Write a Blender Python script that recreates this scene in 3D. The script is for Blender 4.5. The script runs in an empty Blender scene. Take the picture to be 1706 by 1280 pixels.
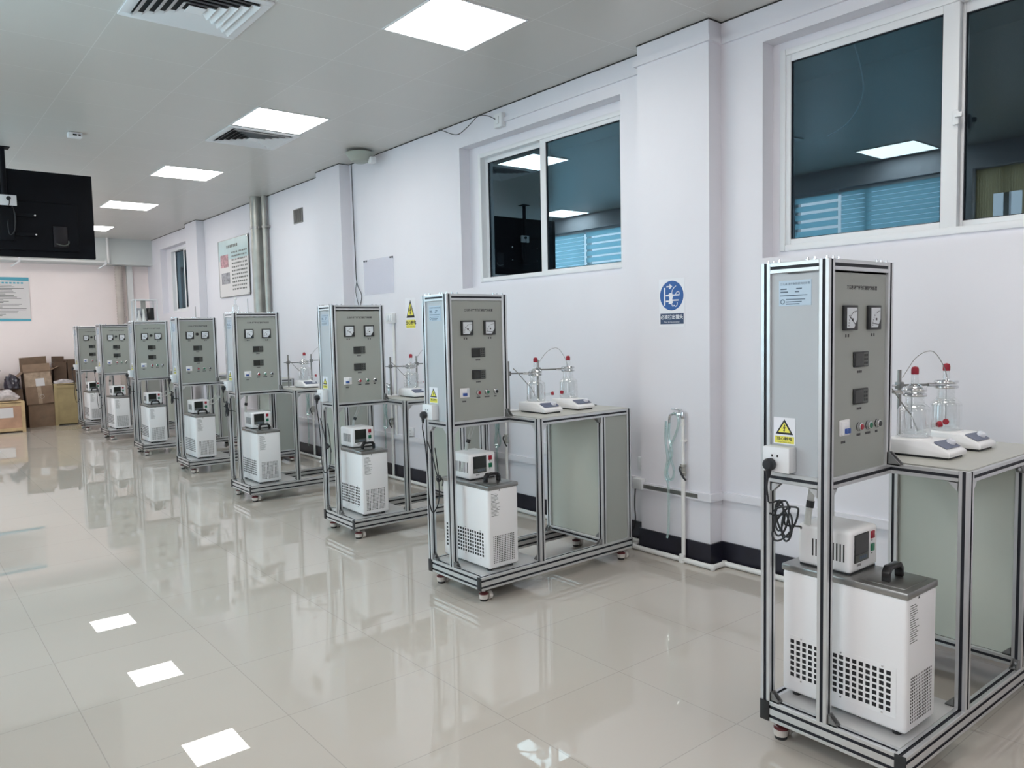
import bpy, bmesh, math, random
from mathutils import Vector, Matrix
random.seed(7)
S = bpy.context.scene
COL = S.collection
PI = math.pi
H = 3.25      # ceiling height
W = 3.946     # right wall plane
PP = 3.827    # pillar faces
XL = -0.55    # left wall plane
Y0, Y1 = -2.6, 15.6

# ------------------------------------------------------------------ materials
def nt(name):
    m = bpy.data.materials.new(name); m.use_nodes = True
    n = m.node_tree; n.nodes.clear()
    return m, n, n.nodes.new('ShaderNodeOutputMaterial')
def pbr(name, col, rough=.5, metal=0, spec=.5, noise=0, nscale=8, bump=0, bscale=60, ior=1.5, alpha=None, coat=0):
    m, n, out = nt(name)
    b = n.nodes.new('ShaderNodeBsdfPrincipled')
    b.inputs['Base Color'].default_value = (*col, 1)
    b.inputs['Roughness'].default_value = rough
    b.inputs['Metallic'].default_value = metal
    b.inputs['Specular IOR Level'].default_value = spec
    b.inputs['IOR'].default_value = ior
    b.inputs['Coat Weight'].default_value = coat
    n.links.new(b.outputs[0], out.inputs[0])
    tc = n.nodes.new('ShaderNodeTexCoord')
    if noise:
        t = n.nodes.new('ShaderNodeTexNoise'); t.inputs['Scale'].default_value = nscale; t.inputs['Detail'].default_value = 4
        n.links.new(tc.outputs['Object'], t.inputs['Vector'])
        r = n.nodes.new('ShaderNodeValToRGB')
        r.color_ramp.elements[0].position = .3; r.color_ramp.elements[1].position = .7
        r.color_ramp.elements[0].color = (*[max(0, c*(1-noise)) for c in col], 1)
        r.color_ramp.elements[1].color = (*[min(1, c*(1+noise)) for c in col], 1)
        n.links.new(t.outputs['Fac'], r.inputs[0]); n.links.new(r.outputs[0], b.inputs['Base Color'])
    if bump:
        t = n.nodes.new('ShaderNodeTexNoise'); t.inputs['Scale'].default_value = bscale
        n.links.new(tc.outputs['Object'], t.inputs['Vector'])
        bp = n.nodes.new('ShaderNodeBump'); bp.inputs['Strength'].default_value = bump; bp.inputs['Distance'].default_value = .002
        n.links.new(t.outputs['Fac'], bp.inputs['Height']); n.links.new(bp.outputs[0], b.inputs['Normal'])
    return m
def srgb(r, g, b):
    f = lambda c: (c/255/12.92) if c/255 <= .04045 else ((c/255+.055)/1.055)**2.4
    return (f(r), f(g), f(b))
def emis(name, col, st):
    m, n, out = nt(name); e = n.nodes.new('ShaderNodeEmission')
    e.inputs[0].default_value = (*col, 1); e.inputs[1].default_value = st
    n.links.new(e.outputs[0], out.inputs[0]); return m
def glassy(name, tint, refl, rough=.0, lo=.06, hi=.75):
    """thin clear sheet: see-through, mirror share grows towards grazing angles"""
    m, n, out = nt(name)
    t = n.nodes.new('ShaderNodeBsdfTransparent'); t.inputs[0].default_value = (*tint, 1)
    g = n.nodes.new('ShaderNodeBsdfGlossy'); g.inputs['Color'].default_value = (*refl, 1); g.inputs['Roughness'].default_value = rough
    lw = n.nodes.new('ShaderNodeLayerWeight'); lw.inputs[0].default_value = .35
    mr = n.nodes.new('ShaderNodeMapRange'); mr.inputs['To Min'].default_value = lo; mr.inputs['To Max'].default_value = hi
    n.links.new(lw.outputs['Facing'], mr.inputs['Value'])
    mx = n.nodes.new('ShaderNodeMixShader')
    n.links.new(mr.outputs[0], mx.inputs[0]); n.links.new(t.outputs[0], mx.inputs[1]); n.links.new(g.outputs[0], mx.inputs[2])
    n.links.new(mx.outputs[0], out.inputs[0]); return m
def translucent(name, col, share=.5, clear=0.0, rough=.3):
    m, n, out = nt(name)
    d = n.nodes.new('ShaderNodeBsdfPrincipled'); d.inputs['Base Color'].default_value = (*col, 1); d.inputs['Roughness'].default_value = rough
    t = n.nodes.new('ShaderNodeBsdfTranslucent'); t.inputs[0].default_value = (*col, 1)
    mx = n.nodes.new('ShaderNodeMixShader'); mx.inputs[0].default_value = share
    n.links.new(d.outputs[0], mx.inputs[1]); n.links.new(t.outputs[0], mx.inputs[2])
    last = mx
    if clear:
        tr = n.nodes.new('ShaderNodeBsdfTransparent'); m2 = n.nodes.new('ShaderNodeMixShader'); m2.inputs[0].default_value = clear
        n.links.new(mx.outputs[0], m2.inputs[1]); n.links.new(tr.outputs[0], m2.inputs[2]); last = m2
    n.links.new(last.outputs[0], out.inputs[0]); return m
def grid_mat(name, base, line, x0, dx, y0, dy, wdt, rough, spec=.5, var=.02, bump=.0, line_amt=1.0, rough_var=0, ior=1.5, coat=0):
    """tiles: grid lines at x0+k*dx, y0+k*dy in object space"""
    m, n, out = nt(name); N = n.nodes.new; L = n.links.new
    b = N('ShaderNodeBsdfPrincipled'); b.inputs['Roughness'].default_value = rough; b.inputs['Specular IOR Level'].default_value = spec
    b.inputs['IOR'].default_value = ior
    b.inputs['Coat Weight'].default_value = coat; b.inputs['Coat Roughness'].default_value = .02
    tc = N('ShaderNodeTexCoord'); sp = N('ShaderNodeSeparateXYZ'); L(tc.outputs['Object'], sp.inputs[0])
    masks = []; cells = []
    for ax, o, d in (('X', x0, dx), ('Y', y0, dy)):
        s = N('ShaderNodeMath'); s.operation = 'SUBTRACT'; L(sp.outputs[ax], s.inputs[0]); s.inputs[1].default_value = o
        v = N('ShaderNodeMath'); v.operation = 'DIVIDE'; L(s.outputs[0], v.inputs[0]); v.inputs[1].default_value = d
        fl = N('ShaderNodeMath'); fl.operation = 'FLOOR'; L(v.outputs[0], fl.inputs[0]); cells.append(fl)
        pp = N('ShaderNodeMath'); pp.operation = 'PINGPONG'; L(v.outputs[0], pp.inputs[0]); pp.inputs[1].default_value = .5
        c = N('ShaderNodeMath'); c.operation = 'LESS_THAN'; L(pp.outputs[0], c.inputs[0]); c.inputs[1].default_value = wdt/2/d; masks.append(c)
    mx = N('ShaderNodeMath'); mx.operation = 'MAXIMUM'; L(masks[0].outputs[0], mx.inputs[0]); L(masks[1].outputs[0], mx.inputs[1])
    am = N('ShaderNodeMath'); am.operation = 'MULTIPLY'; L(mx.outputs[0], am.inputs[0]); am.inputs[1].default_value = line_amt
    cb = N('ShaderNodeCombineXYZ'); L(cells[0].outputs[0], cb.inputs[0]); L(cells[1].outputs[0], cb.inputs[1])
    wn = N('ShaderNodeTexWhiteNoise'); L(cb.outputs[0], wn.inputs['Vector'])
    ns = N('ShaderNodeTexNoise'); ns.inputs['Scale'].default_value = 3; ns.inputs['Detail'].default_value = 6; L(tc.outputs['Object'], ns.inputs['Vector'])
    ad = N('ShaderNodeMath'); ad.operation = 'ADD'; L(wn.outputs['Value'], ad.inputs[0]); L(ns.outputs['Fac'], ad.inputs[1])
    mr = N('ShaderNodeMapRange'); mr.inputs['From Max'].default_value = 2; mr.inputs['To Min'].default_value = 1-var; mr.inputs['To Max'].default_value = 1+var
    L(ad.outputs[0], mr.inputs['Value'])
    vm = N('ShaderNodeVectorMath'); vm.operation = 'SCALE'; vm.inputs[0].default_value = base; L(mr.outputs[0], vm.inputs['Scale'])
    mc = N('ShaderNodeMix'); mc.data_type = 'RGBA'; L(am.outputs[0], mc.inputs[0]); L(vm.outputs[0], mc.inputs[6]); mc.inputs[7].default_value = (*line, 1)
    L(mc.outputs[2], b.inputs['Base Color'])
    if bump:
        n2 = N('ShaderNodeTexNoise'); n2.inputs['Scale'].default_value = 2.2; n2.inputs['Detail'].default_value = 2; L(tc.outputs['Object'], n2.inputs['Vector'])
        bp = N('ShaderNodeBump'); bp.inputs['Strength'].default_value = bump; bp.inputs['Distance'].default_value = .01
        L(n2.outputs['Fac'], bp.inputs['Height']); L(bp.outputs[0], b.inputs['Normal'])
    L(b.outputs[0], out.inputs[0]); return m

M = {}
M['wall'] = pbr('wall_paint', (.74, .735, .785), .6, noise=.015, nscale=2, bump=.15, bscale=40)
M['wall_far'] = pbr('wall_paint_warm', (.92, .83, .815), .6, noise=.02, nscale=2)
M['beam'] = pbr('beam_paint', (.60, .63, .62), .5)
M['ceil'] = grid_mat('ceiling_panels', (.575, .56, .53), (.75, .75, .73), 1.105, .641, 3.439, .6405, .005, .34, spec=.6, var=.03, line_amt=.6)
M['floor'] = grid_mat('polished_tiles', (.52, .48, .43), (.30, .28, .26), 1.130, .613, 2.212, .587, .0035, .0, spec=.5, var=.025, bump=.0, line_amt=.5, ior=1.62)
M['base'] = pbr('baseboard_navy', (.012, .012, .022), .35, noise=.3, nscale=10)
M['dark'] = pbr('shadow_gap', (.03, .03, .03), .9)
M['alu'] = pbr('anodised_aluminium', (.66, .67, .68), .33, metal=.75, noise=.03, nscale=20)
M['slot'] = pbr('black_slot_strip', (.012, .014, .022), .6)
M['cap'] = pbr('black_plastic', (.018, .02, .022), .45)
M['panel'] = pbr('grey_panel', (.345, .365, .335), .38, noise=.02, nscale=3)
M['side'] = pbr('pale_side_panel', (.45, .48, .505), .32, noise=.02, nscale=3)
M['partition'] = pbr('greenish_board', (.53, .565, .505), .25, noise=.04, nscale=2)
M['top'] = pbr('bench_top_board', (.47, .47, .43), .35, noise=.03, nscale=4)
M['basep'] = pbr('base_board', (.50, .50, .50), .4, noise=.03, nscale=4)
M['white'] = pbr('white_enamel', (.86, .86, .87), .35)
M['whitep'] = pbr('white_plastic', (.75, .765, .785), .4)
M['cream'] = pbr('cream_plastic', (.66, .62, .58), .4)
M['steel'] = pbr('brushed_steel', (.33, .33, .32), .32, metal=.9, noise=.1, nscale=12)
M['chrome'] = pbr('bright_steel', (.72, .73, .75), .18, metal=1)
M['brack'] = pbr('cast_bracket', (.24, .245, .245), .4, metal=.6)
M['black'] = pbr('black_gloss', (.012, .012, .014), .25)
M['cable'] = pbr('black_rubber', (.012, .014, .018), .5)
M['hole'] = pbr('dark_opening', (.012, .012, .014), .8)
M['disp'] = pbr('display_window', (.022, .025, .022), .12)
M['disp2'] = pbr('display_keys', (.10, .11, .10), .4)
M['red'] = pbr('red_plastic', (.45, .02, .04), .35)
M['dred'] = pbr('dark_red_rubber', (.33, .012, .03), .4)
M['maroon'] = pbr('dark_maroon_plastic', (.11, .012, .016), .4)
M['green'] = pbr('green_plastic', (.01, .16, .08), .35)
M['blue'] = pbr('blue_plastic', (.04, .10, .36), .4)
M['ink'] = pbr('dark_ink', (.07, .07, .075), .7)
M['inkb'] = pbr('blue_grey_ink', (.13, .17, .22), .7)
M['plate'] = pbr('nameplate_metal', (.42, .50, .58), .35, metal=.3)
M['dial'] = pbr('dial_white', (.70, .74, .78), .3)
M['yellow'] = pbr('warning_yellow', (.78, .72, .10), .5)
M['paper'] = pbr('sticker_white', (.78, .79, .84), .5)
M['sblue'] = pbr('sign_blue', (.022, .10, .33), .4)
M['snavy'] = pbr('sign_navy', (.03, .06, .13), .4)
M['slate'] = pbr('slate_blue_fascia', (.11, .13, .20), .35)
M['knob'] = pbr('pale_knob', (.72, .74, .80), .35)
M['pipe'] = pbr('galvanised_pipe', (.40, .40, .37), .35, metal=.6, noise=.15, nscale=6)
M['pvc'] = pbr('white_pvc', (.78, .78, .77), .35)
M['hose'] = glassy('teal_hose', (.84, .93, .925), (.85, .95, .95), .1, .25, .8)
M['tube'] = translucent('milky_tube', (.80, .82, .80), .45, .15)
M['jar'] = glassy('jar_glass', (.955, .965, .965), (1, 1, 1), .02, .03, .85)
M['pane'] = glassy('window_glass', (.38, .42, .45), (.62, .86, 1.0), .0, .045, .55)
M['pocket'] = glassy('clear_film', (.93, .935, .95), (.9, .9, .95), .45, .03, .25)
M['blind'] = translucent('blue_blind_fabric', (.62, .86, .92), .92)
M['curtain'] = translucent('cream_curtain', (.62, .52, .30), .75)
M['corr'] = pbr('corridor_wall', (.18, .19, .20), .8)
M['corr2'] = pbr('corridor_dark', (.06, .06, .07), .8)
M['card'] = pbr('cardboard', (.225, .15, .10), .75, noise=.12, nscale=9)
M['card2'] = pbr('cardboard_dark', (.12, .075, .05), .8, noise=.12, nscale=9)
M['tape'] = pbr('shiny_tape', (.40, .30, .22), .12, noise=.25, nscale=14)
M['wood'] = pbr('crate_pine', (.55, .40, .22), .6, noise=.15, nscale=7)
M['wood2'] = pbr('crate_plywood', (.42, .33, .17), .6, noise=.12, nscale=5)
M['woodr'] = pbr('crate_reddish', (.50, .30, .20), .6, noise=.15, nscale=6)
M['bag'] = pbr('dark_plastic_film', (.05, .045, .06), .25, noise=.5, nscale=20, bump=.8, bscale=25)
M['film'] = pbr('pale_plastic_film', (.55, .50, .50), .2, noise=.25, nscale=22, bump=.8, bscale=25)
M['tvb'] = pbr('tv_back', (.004, .005, .008), .6, spec=.15, noise=.2, nscale=4)
M['tvr'] = pbr('tv_rim', (.012, .010, .014), .4, spec=.3)
M['horn'] = pbr('grey_green_enamel', (.33, .36, .32), .4)
M['light'] = emis('led_diffuser', (1, .97, .92), 19.5)
M['cyan'] = pbr('poster_cyan', (.10, .40, .52), .5)
M['posterg'] = pbr('poster_grey', (.70, .68, .68), .5)
M['pale'] = pbr('poster_pale_teal', (.45, .58, .60), .3, noise=.1, nscale=3)
M['pinkp'] = pbr('poster_photo_pink', (.45, .25, .28), .4, noise=.6, nscale=25)
M['greyp'] = pbr('poster_photo_grey', (.30, .30, .33), .4, noise=.6, nscale=25)
M['bandg'] = pbr('beige_duct', (.50, .45, .41), .6, noise=.1, nscale=8)

# ------------------------------------------------------------------ mesh builder
class MB:
    def __init__(s): s.bm = bmesh.new(); s.slots = []
    def mi(s, m):
        m = M[m] if isinstance(m, str) else m
        if m not in s.slots: s.slots.append(m)
        return s.slots.index(m)
    def _in(s, other, mat, T=None):
        i = s.mi(mat) if mat is not None else None
        vm = {}
        for v in other.verts: vm[v] = s.bm.verts.new(T @ v.co if T else v.co)
        for f in other.faces:
            try: nf = s.bm.faces.new([vm[v] for v in f.verts])
            except ValueError: continue
            nf.material_index = i if i is not None else f.material_index
        other.free()
    def box(s, x0, x1, y0, y1, z0, z1, mat, bev=0, seg=2, T=None):
        b = bmesh.new(); bmesh.ops.create_cube(b, size=1)
        for v in b.verts:
            v.co = Vector((x0+(v.co.x+.5)*(x1-x0), y0+(v.co.y+.5)*(y1-y0), z0+(v.co.z+.5)*(z1-z0)))
        if bev: bmesh.ops.bevel(b, geom=b.edges[:], offset=bev, segments=seg, profile=.5, affect='EDGES')
        s._in(b, mat, T); return s
    def poly(s, pts, mat, T=None):
        vs = [s.bm.verts.new((T @ Vector(p)) if T else Vector(p)) for p in pts]
        f = s.bm.faces.new(vs); f.material_index = s.mi(mat); return s
    def prism(s, pts, axis, a0, a1, mat, T=None, bev=0):
        """pts 2-D polygon in the other two axes (cyclic order), extruded on axis"""
        def P(u, v, a):
            return Vector({'x': (a, u, v), 'y': (u, a, v), 'z': (u, v, a)}[axis])
        b = bmesh.new()
        A = [b.verts.new(P(u, v, a0)) for u, v in pts]; B = [b.verts.new(P(u, v, a1)) for u, v in pts]
        b.faces.new(A[::-1]); b.faces.new(B); n = len(pts)
        for i in range(n): b.faces.new((A[i], A[(i+1) % n], B[(i+1) % n], B[i]))
        bmesh.ops.recalc_face_normals(b, faces=b.faces[:])
        if bev: bmesh.ops.bevel(b, geom=b.edges[:], offset=bev, segments=2, profile=.5, affect='EDGES')
        s._in(b, mat, T); return s
    def lathe(s, prof, c, mat, seg=24, T=None, axis=(0, 0, 1)):
        """prof [(r,z)], revolved about axis through c"""
        b = bmesh.new(); R = Vector((0, 0, 1)).rotation_difference(Vector(axis)).to_matrix().to_4x4()
        X = Matrix.Translation(Vector(c)) @ R
        rings = []
        for r, z in prof:
            if r < 1e-6: rings.append([b.verts.new((0, 0, z))])
            else: rings.append([b.verts.new((r*math.cos(2*PI*k/seg), r*math.sin(2*PI*k/seg), z)) for k in range(seg)])
        for a, c2 in zip(rings, rings[1:]):
            for k in range(seg):
                k2 = (k+1) % seg
                if len(a) == 1 and len(c2) == 1: continue
                if len(a) == 1: b.faces.new((a[0], c2[k], c2[k2]))
                elif len(c2) == 1: b.faces.new((a[k], a[k2], c2[0]))
                else: b.faces.new((a[k], a[k2], c2[k2], c2[k]))
        s._in(b, mat, (T @ X) if T else X); return s
    def cyl(s, p0, p1, r, mat, seg=16, T=None, r2=None):
        p0, p1 = Vector(p0), Vector(p1); h = (p1-p0).length; r2 = r if r2 is None else r2
        return s.lathe([(0, 0), (r, 0), (r2, h), (0, h)], p0, mat, seg, T, axis=(p1-p0))
    def tube(s, pts, r, mat, seg=8, smooth=4, T=None, closed=False):
        P = [Vector(p) for p in pts]
        if smooth > 1 and len(P) > 2:
            Q = []; n = len(P)
            for i in range(n-1):
                a = P[max(i-1, 0)]; b_ = P[i]; c = P[i+1]; d = P[min(i+2, n-1)]
                for k in range(smooth):
                    t = k/smooth
                    Q.append(.5*((2*b_)+(c-a)*t+(2*a-5*b_+4*c-d)*t*t+(-a+3*b_-3*c+d)*t**3))
            Q.append(P[-1]); P = Q
        i = s.mi(mat); rings = []; N = None
        for k, p in enumerate(P):
            t = (P[min(k+1, len(P)-1)]-P[max(k-1, 0)])
            if t.length < 1e-9: t = Vector((0, 0, 1))
            t.normalize()
            if N is None:
                N = t.orthogonal().normalized()
            else:
                N = (N-t*N.dot(t)); N = N.normalized() if N.length > 1e-6 else t.orthogonal().normalized()
            B = t.cross(N)
            rings.append([s.bm.verts.new((T @ (p+r*(math.cos(2*PI*j/seg)*N+math.sin(2*PI*j/seg)*B))) if T else p+r*(math.cos(2*PI*j/seg)*N+math.sin(2*PI*j/seg)*B)) for j in range(seg)])
        for a, b in zip(rings, rings[1:]):
            for j in range(seg):
                f = s.bm.faces.new((a[j], a[(j+1) % seg], b[(j+1) % seg], b[j])); f.material_index = i
        for ring in (rings[0][::-1], rings[-1]):
            f = s.bm.faces.new(ring); f.material_index = i
        return s
    def mesh_in(s, me, mat, T):
        b = bmesh.new(); b.from_mesh(me); s._in(b, mat, T); return s
    def text(s, body, size, mat, T, align='CENTER', squeeze=1.0, bold=0):
        c = bpy.data.curves.new('t', 'FONT'); c.body = body; c.size = size; c.align_x = align; c.align_y = 'CENTER'; c.resolution_u = 2
        c.offset = bold
        o = bpy.data.objects.new('t', c); COL.objects.link(o)
        me = bpy.data.meshes.new_from_object(o.evaluated_get(bpy.context.evaluated_depsgraph_get()))
        s.mesh_in(me, mat, T @ Matrix.Diagonal((squeeze, 1, 1, 1)))
        bpy.data.objects.remove(o); bpy.data.curves.remove(c); bpy.data.meshes.remove(me); return s
    def build(s, name, parent=None, loc=None, smooth=True):
        me = bpy.data.meshes.new(name)
        s.bm.normal_update(); s.bm.to_mesh(me); s.bm.free()
        for m in s.slots: me.materials.append(m)
        if smooth:
            me.polygons.foreach_set('use_smooth', [True]*len(me.polygons)); me.set_sharp_from_angle(angle=math.radians(32))
        o = bpy.data.objects.new(name, me); COL.objects.link(o)
        if parent: o.parent = parent
        if loc: o.location = loc
        return o

def tag(o, label=None, cat=None, group=None, kind=None):
    if label: o['label'] = label
    if cat: o['category'] = cat
    if group: o['group'] = group
    if kind: o['kind'] = kind
    return o
def empty(name, loc=(0, 0, 0), rz=0):
    o = bpy.data.objects.new(name, None); o.empty_display_size = .05; COL.objects.link(o)
    o.location = loc; o.rotation_euler = (0, 0, rz); return o
def kids(o): return [c for c in bpy.data.objects if c.parent == o]
def copy_tree(o, parent=None):
    c = o.copy(); COL.objects.link(c); c.parent = parent
    for ch in kids(o): copy_tree(ch, c)
    return c
def struct(mb, name, parent=None):
    o = mb.build(name, parent, smooth=False)
    if not parent: o['kind'] = 'structure'
    return o
# text planes: on a wall facing -x (u runs towards -y, v up), on a front facing -y (u runs +x), end wall faces -y too
def on_x(x, y, z): return Matrix(((0, 0, -1, x), (-1, 0, 0, y), (0, 1, 0, z), (0, 0, 0, 1)))
def on_y(x, y, z): return Matrix(((1, 0, 0, x), (0, 0, -1, y), (0, 1, 0, z), (0, 0, 0, 1)))

# ------------------------------------------------------------------ setting
mb = MB(); mb.box(XL-.2, W+.2, Y0, Y1+.3, -.1, 0, 'floor'); struct(mb, 'floor')
mb = MB(); mb.box(XL-.2, W+.2, Y0, 15.25, H, H+.1, 'ceil'); struct(mb, 'ceiling')

def wall_x(mb, xa, xb, ya, yb, holes, mat, ztop=H+.1):
    """wall slab between x=xa and xb along y, holes (y0,y1,z0,z1) sorted"""
    y = ya
    for (a, b, c, d) in holes:
        if a > y: mb.box(xa, xb, y, a, 0, ztop, mat)
        mb.box(xa, xb, a, b, 0, c, mat); mb.box(xa, xb, a, b, d, ztop, mat); y = b
    mb.box(xa, xb, y, yb, 0, ztop, mat)
RW = [(.66, 2.545, 1.848, 3.055), (3.63, 5.50, 1.835, 3.035), (12.83, 14.72, 1.889, 3.032)]
mb = MB(); wall_x(mb, W, W+.24, Y0, Y1+.3, RW, 'wall')
for a, b in ((2.825, 3.372), (7.50, 8.06), (12.28, 12.825), (-1.9, -1.35)): mb.box(PP, W+.001, a, b, 0, H+.05, 'wall')
struct(mb, 'wall_right')
LW = [(.30, 1.50, 1.0, 2.4), (2.66, 3.22, .95, 3.02), (3.42, 5.22, .95, 3.02), (7.85, 9.75, .95, 3.02), (12.5, 14.3, 1.0, 2.7)]  # first and last openings are added, unseen, to let in more daylight
mb = MB(); wall_x(mb, XL-.24, XL, Y0, Y1+.3, LW, 'wall'); struct(mb, 'wall_left')
mb = MB(); mb.box(XL-.24, W+.24, Y1, Y1+.2, 0, H+.1, 'wall_far'); struct(mb, 'wall_far')
mb = MB(); mb.box(XL-.24, W+.24, Y0-.2, Y0, 0, H+.1, 'wall'); struct(mb, 'wall_near')
mb = MB(); mb.box(XL, W, 15.25, Y1+.05, 2.79, H+.1, 'beam', T=None); struct(mb, 'trim_1')
# baseboard with the pillars
def follow(x_off, z0, z1, mat, thick, name, ya=Y0, yb=Y1, pill=True, bev=0):
    mb = MB(); ps = [(-1.9, -1.35), (2.825, 3.372), (7.50, 8.06), (12.28, 12.825)]; y = ya
    for a, b in ps:
        if b < ya or a > yb: continue
        mb.box(W-thick, W, y, a, z0, z1, mat)
        mb.box(PP-thick, W-thick-.0005, a-thick, a, z0, z1, mat); mb.box(PP-thick, PP, a, b, z0, z1, mat); mb.box(PP-thick, W-thick-.0005, b, b+thick, z0, z1, mat); y = b
    mb.box(W-thick, W, y, yb, z0, z1, mat)
    return struct(mb, name)
follow(0, 0, .141, 'base', .012, 'baseboard_right')
mb = MB(); mb.box(XL, XL+.012, Y0, Y1, 0, .14, 'base'); struct(mb, 'baseboard_left')
follow(0, 3.118, 3.152, 'wall', .018, 'trim_2', ya=Y0, yb=4.86)
follow(0, H-.007, H, 'dark', .004, 'shadow_gap_strip')  # thin dark strip: shadow line under the ceiling, painted as colour
follow(0, .405, .452, 'wall', .022, 'trim_4')
mb = MB(); mb.box(PP-.0235, PP-.0215, 2.90, 3.335, .415, .441, 'steel'); struct(mb, 'trim_5')

# ------------------------------------------------------------------ windows
def window(name, fy0, fy1, fz0, fz1, front, glass, back, bglass, hole):
    """front/back sash: (y0,y1) of sash; glass (y0,y1,z0,z1)"""
    w = empty(name, (W+.1, (fy0+fy1)/2, fz0)); w['kind'] = 'structure'
    T = Matrix.Translation((-(W+.1), -(fy0+fy1)/2, -fz0))
    xa, xb = W+.095, W+.20
    mb = MB(); t = .035
    mb.box(xa, xb, fy0, fy0+t, fz0, fz1, 'whitep', .004, T=T); mb.box(xa, xb, fy1-t, fy1, fz0, fz1, 'whitep', .004, T=T)
    mb.box(xa, xb, fy0+t, fy1-t, fz0, fz0+t, 'whitep', .004, T=T); mb.box(xa, xb, fy0+t, fy1-t, fz1-t, fz1, 'whitep', .004, T=T)
    mb.build('window_frame', w)
    ry0, ry1, rz0, rz1 = hole; e = .0005; q = MB()
    q.box(xa+.01, xb, ry0+e, ry1-e, rz0+e, fz0, 'wall', T=T); q.box(xa+.01, xb, ry0+e, ry1-e, fz1, rz1-e, 'wall', T=T); q.box(xa+.01, xb, ry0+e, fy0, fz0, fz1, 'wall', T=T); q.box(xa+.01, xb, fy1, ry1-e, fz0, fz1, 'wall', T=T)
    q.build('mortar_surround', w, smooth=False)
    for (sy0, sy1), (gy0, gy1, gz0, gz1), x in ((front, glass, W+.105), (back, bglass, W+.150)):
        mb = MB(); z0, z1 = fz0+.03, fz1-.03; x2 = x+.035
        mb.box(x, x2, sy0, gy0, z0, z1, 'whitep', .003, T=T); mb.box(x, x2, gy1, sy1, z0, z1, 'whitep', .003, T=T)
        mb.box(x, x2, gy0, gy1, z0, gz0, 'whitep', .003, T=T); mb.box(x, x2, gy0, gy1, gz1, z1, 'whitep', .003, T=T)
        g = .004
        for a, b, c, d in ((gy0-g, gy0+g, gz0, gz1), (gy1-g, gy1+g, gz0, gz1), (gy0, gy1, gz0-g, gz0+g), (gy0, gy1, gz1-g, gz1+g)):
            mb.box(x+.006, x+.012, a, b, c, d, 'slot', T=T)
        sash = mb.build('sash', w)
        pb = MB(); pb.box(x+.014, x+.018, gy0, gy1, gz0, gz1, 'pane', T=T); pb.build('pane', sash)
    return w, T
w1, T1 = window('window_1', .70, 2.497, 1.884, 3.012, (1.555, 2.47), (1.63, 2.433, 1.95, 2.94), (.72, 1.60), (.79, 1.545, 1.95, 2.93), RW[0])
mb = MB(); mb.box(W+.085, W+.105, 1.545, 1.575, 2.40, 2.47, 'whitep', .006, T=T1); mb.box(W+.07, W+.09, 1.525, 1.56, 2.43, 2.455, 'whitep', .006, T=T1); mb.build('latch', w1)
w2, T2 = window('window_2', 3.68, 5.366, 1.884, 2.968, (3.70, 4.575), (3.735, 4.51, 1.928, 2.905), (4.53, 5.345), (4.58, 5.30, 1.925, 2.895), RW[1])
window('window_3', 12.93, 14.45, 1.90, 2.995, (12.95, 13.735), (12.99, 13.685, 1.975, 2.93), (13.69, 14.43), (13.735, 14.345, 1.965, 2.96), RW[2])
# left windows: daylight side
def left_window(name, a, b, z0, z1, cross):
    w = empty(name, (XL-.12, (a+b)/2, z0)); w['kind'] = 'structure'
    T = Matrix.Translation((-(XL-.12), -(a+b)/2, -z0)); mb = MB(); t = .05; x0, x1 = XL-.16, XL-.10
    mb.box(x0, x1, a, a+t, z0, z1, 'whitep', T=T); mb.box(x0, x1, b-t, b, z0, z1, 'whitep', T=T)
    mb.box(x0, x1, a, b, z0, z0+t, 'whitep', T=T); mb.box(x0, x1, a, b, z1-t, z1, 'whitep', T=T)
    for c in cross: mb.box(x0, x1, c-t/2, c+t/2, z0, z1, 'whitep', T=T)
    mb.build('window_frame', w)
left_window('added_window_near', .30, 1.50, 1.0, 2.4, (.9,)); left_window('added_window_far', 12.5, 14.3, 1.0, 2.7, (13.4,)); left_window('window_4', 2.66, 3.22, .95, 3.02, (2.94,)); left_window('window_5', 3.42, 5.22, .95, 3.02, (4.32,)); left_window('window_6', 7.85, 9.75, .95, 3.02, (8.8,))  # nearest and farthest are added: they brighten the near racks and end wall
def blind(a, b, z0, z1, pitch, hgt, label):
    mb = MB(); z = z1
    while z-hgt > z0:
        mb.box(XL-.06, XL-.057, a, b, z-hgt, z, 'blind'); z -= pitch
    mb.box(XL-.075, XL-.04, a, b, z1, z1+.03, 'whitep')
    o = mb.build('window_blind', smooth=False); tag(o, label, 'window blind', 'blue blinds on the aisle-side windows'); return o
blind(3.45, 4.60, .97, 2.98, .052, .046, 'blue slatted blind, nearly closed, reflected in the nearest wall window')
blind(4.64, 5.19, .97, 2.98, .10, .066, 'blue banded blind with open stripes beside the nearly closed blind')
blind(7.88, 8.80, .97, 2.98, .10, .072, 'blue banded blind with open stripes reflected in the second wall window')
blind(8.84, 9.72, .97, 2.98, .062, .055, 'blue slatted blind, nearly closed, farthest along the aisle wall')
for y0, y1, z0 in ((2.66, 2.78, .97), (3.04, 3.20, .97), (2.78, 3.04, 2.74)):
    mb = MB(); n = max(6, int((y1-y0)/.012)); pts = [(XL-.05+.008*(k % 2), y0+(y1-y0)*k/n) for k in range(n+1)]
    for (xa, ya), (xb, yb) in zip(pts, pts[1:]): mb.poly([(xa, ya, z0), (xb, yb, z0), (xb, yb, 3.0), (xa, ya, 3.0)], 'curtain')
    tag(mb.build('window_curtain', smooth=False), {2.66: 'narrow cream curtain at the near edge of the small aisle window', 3.04: 'narrow cream curtain at the far edge of the small aisle window', 2.78: 'short cream pelmet curtain across the small aisle window'}[y0], 'curtain', 'cream curtains on the small aisle window')
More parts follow.
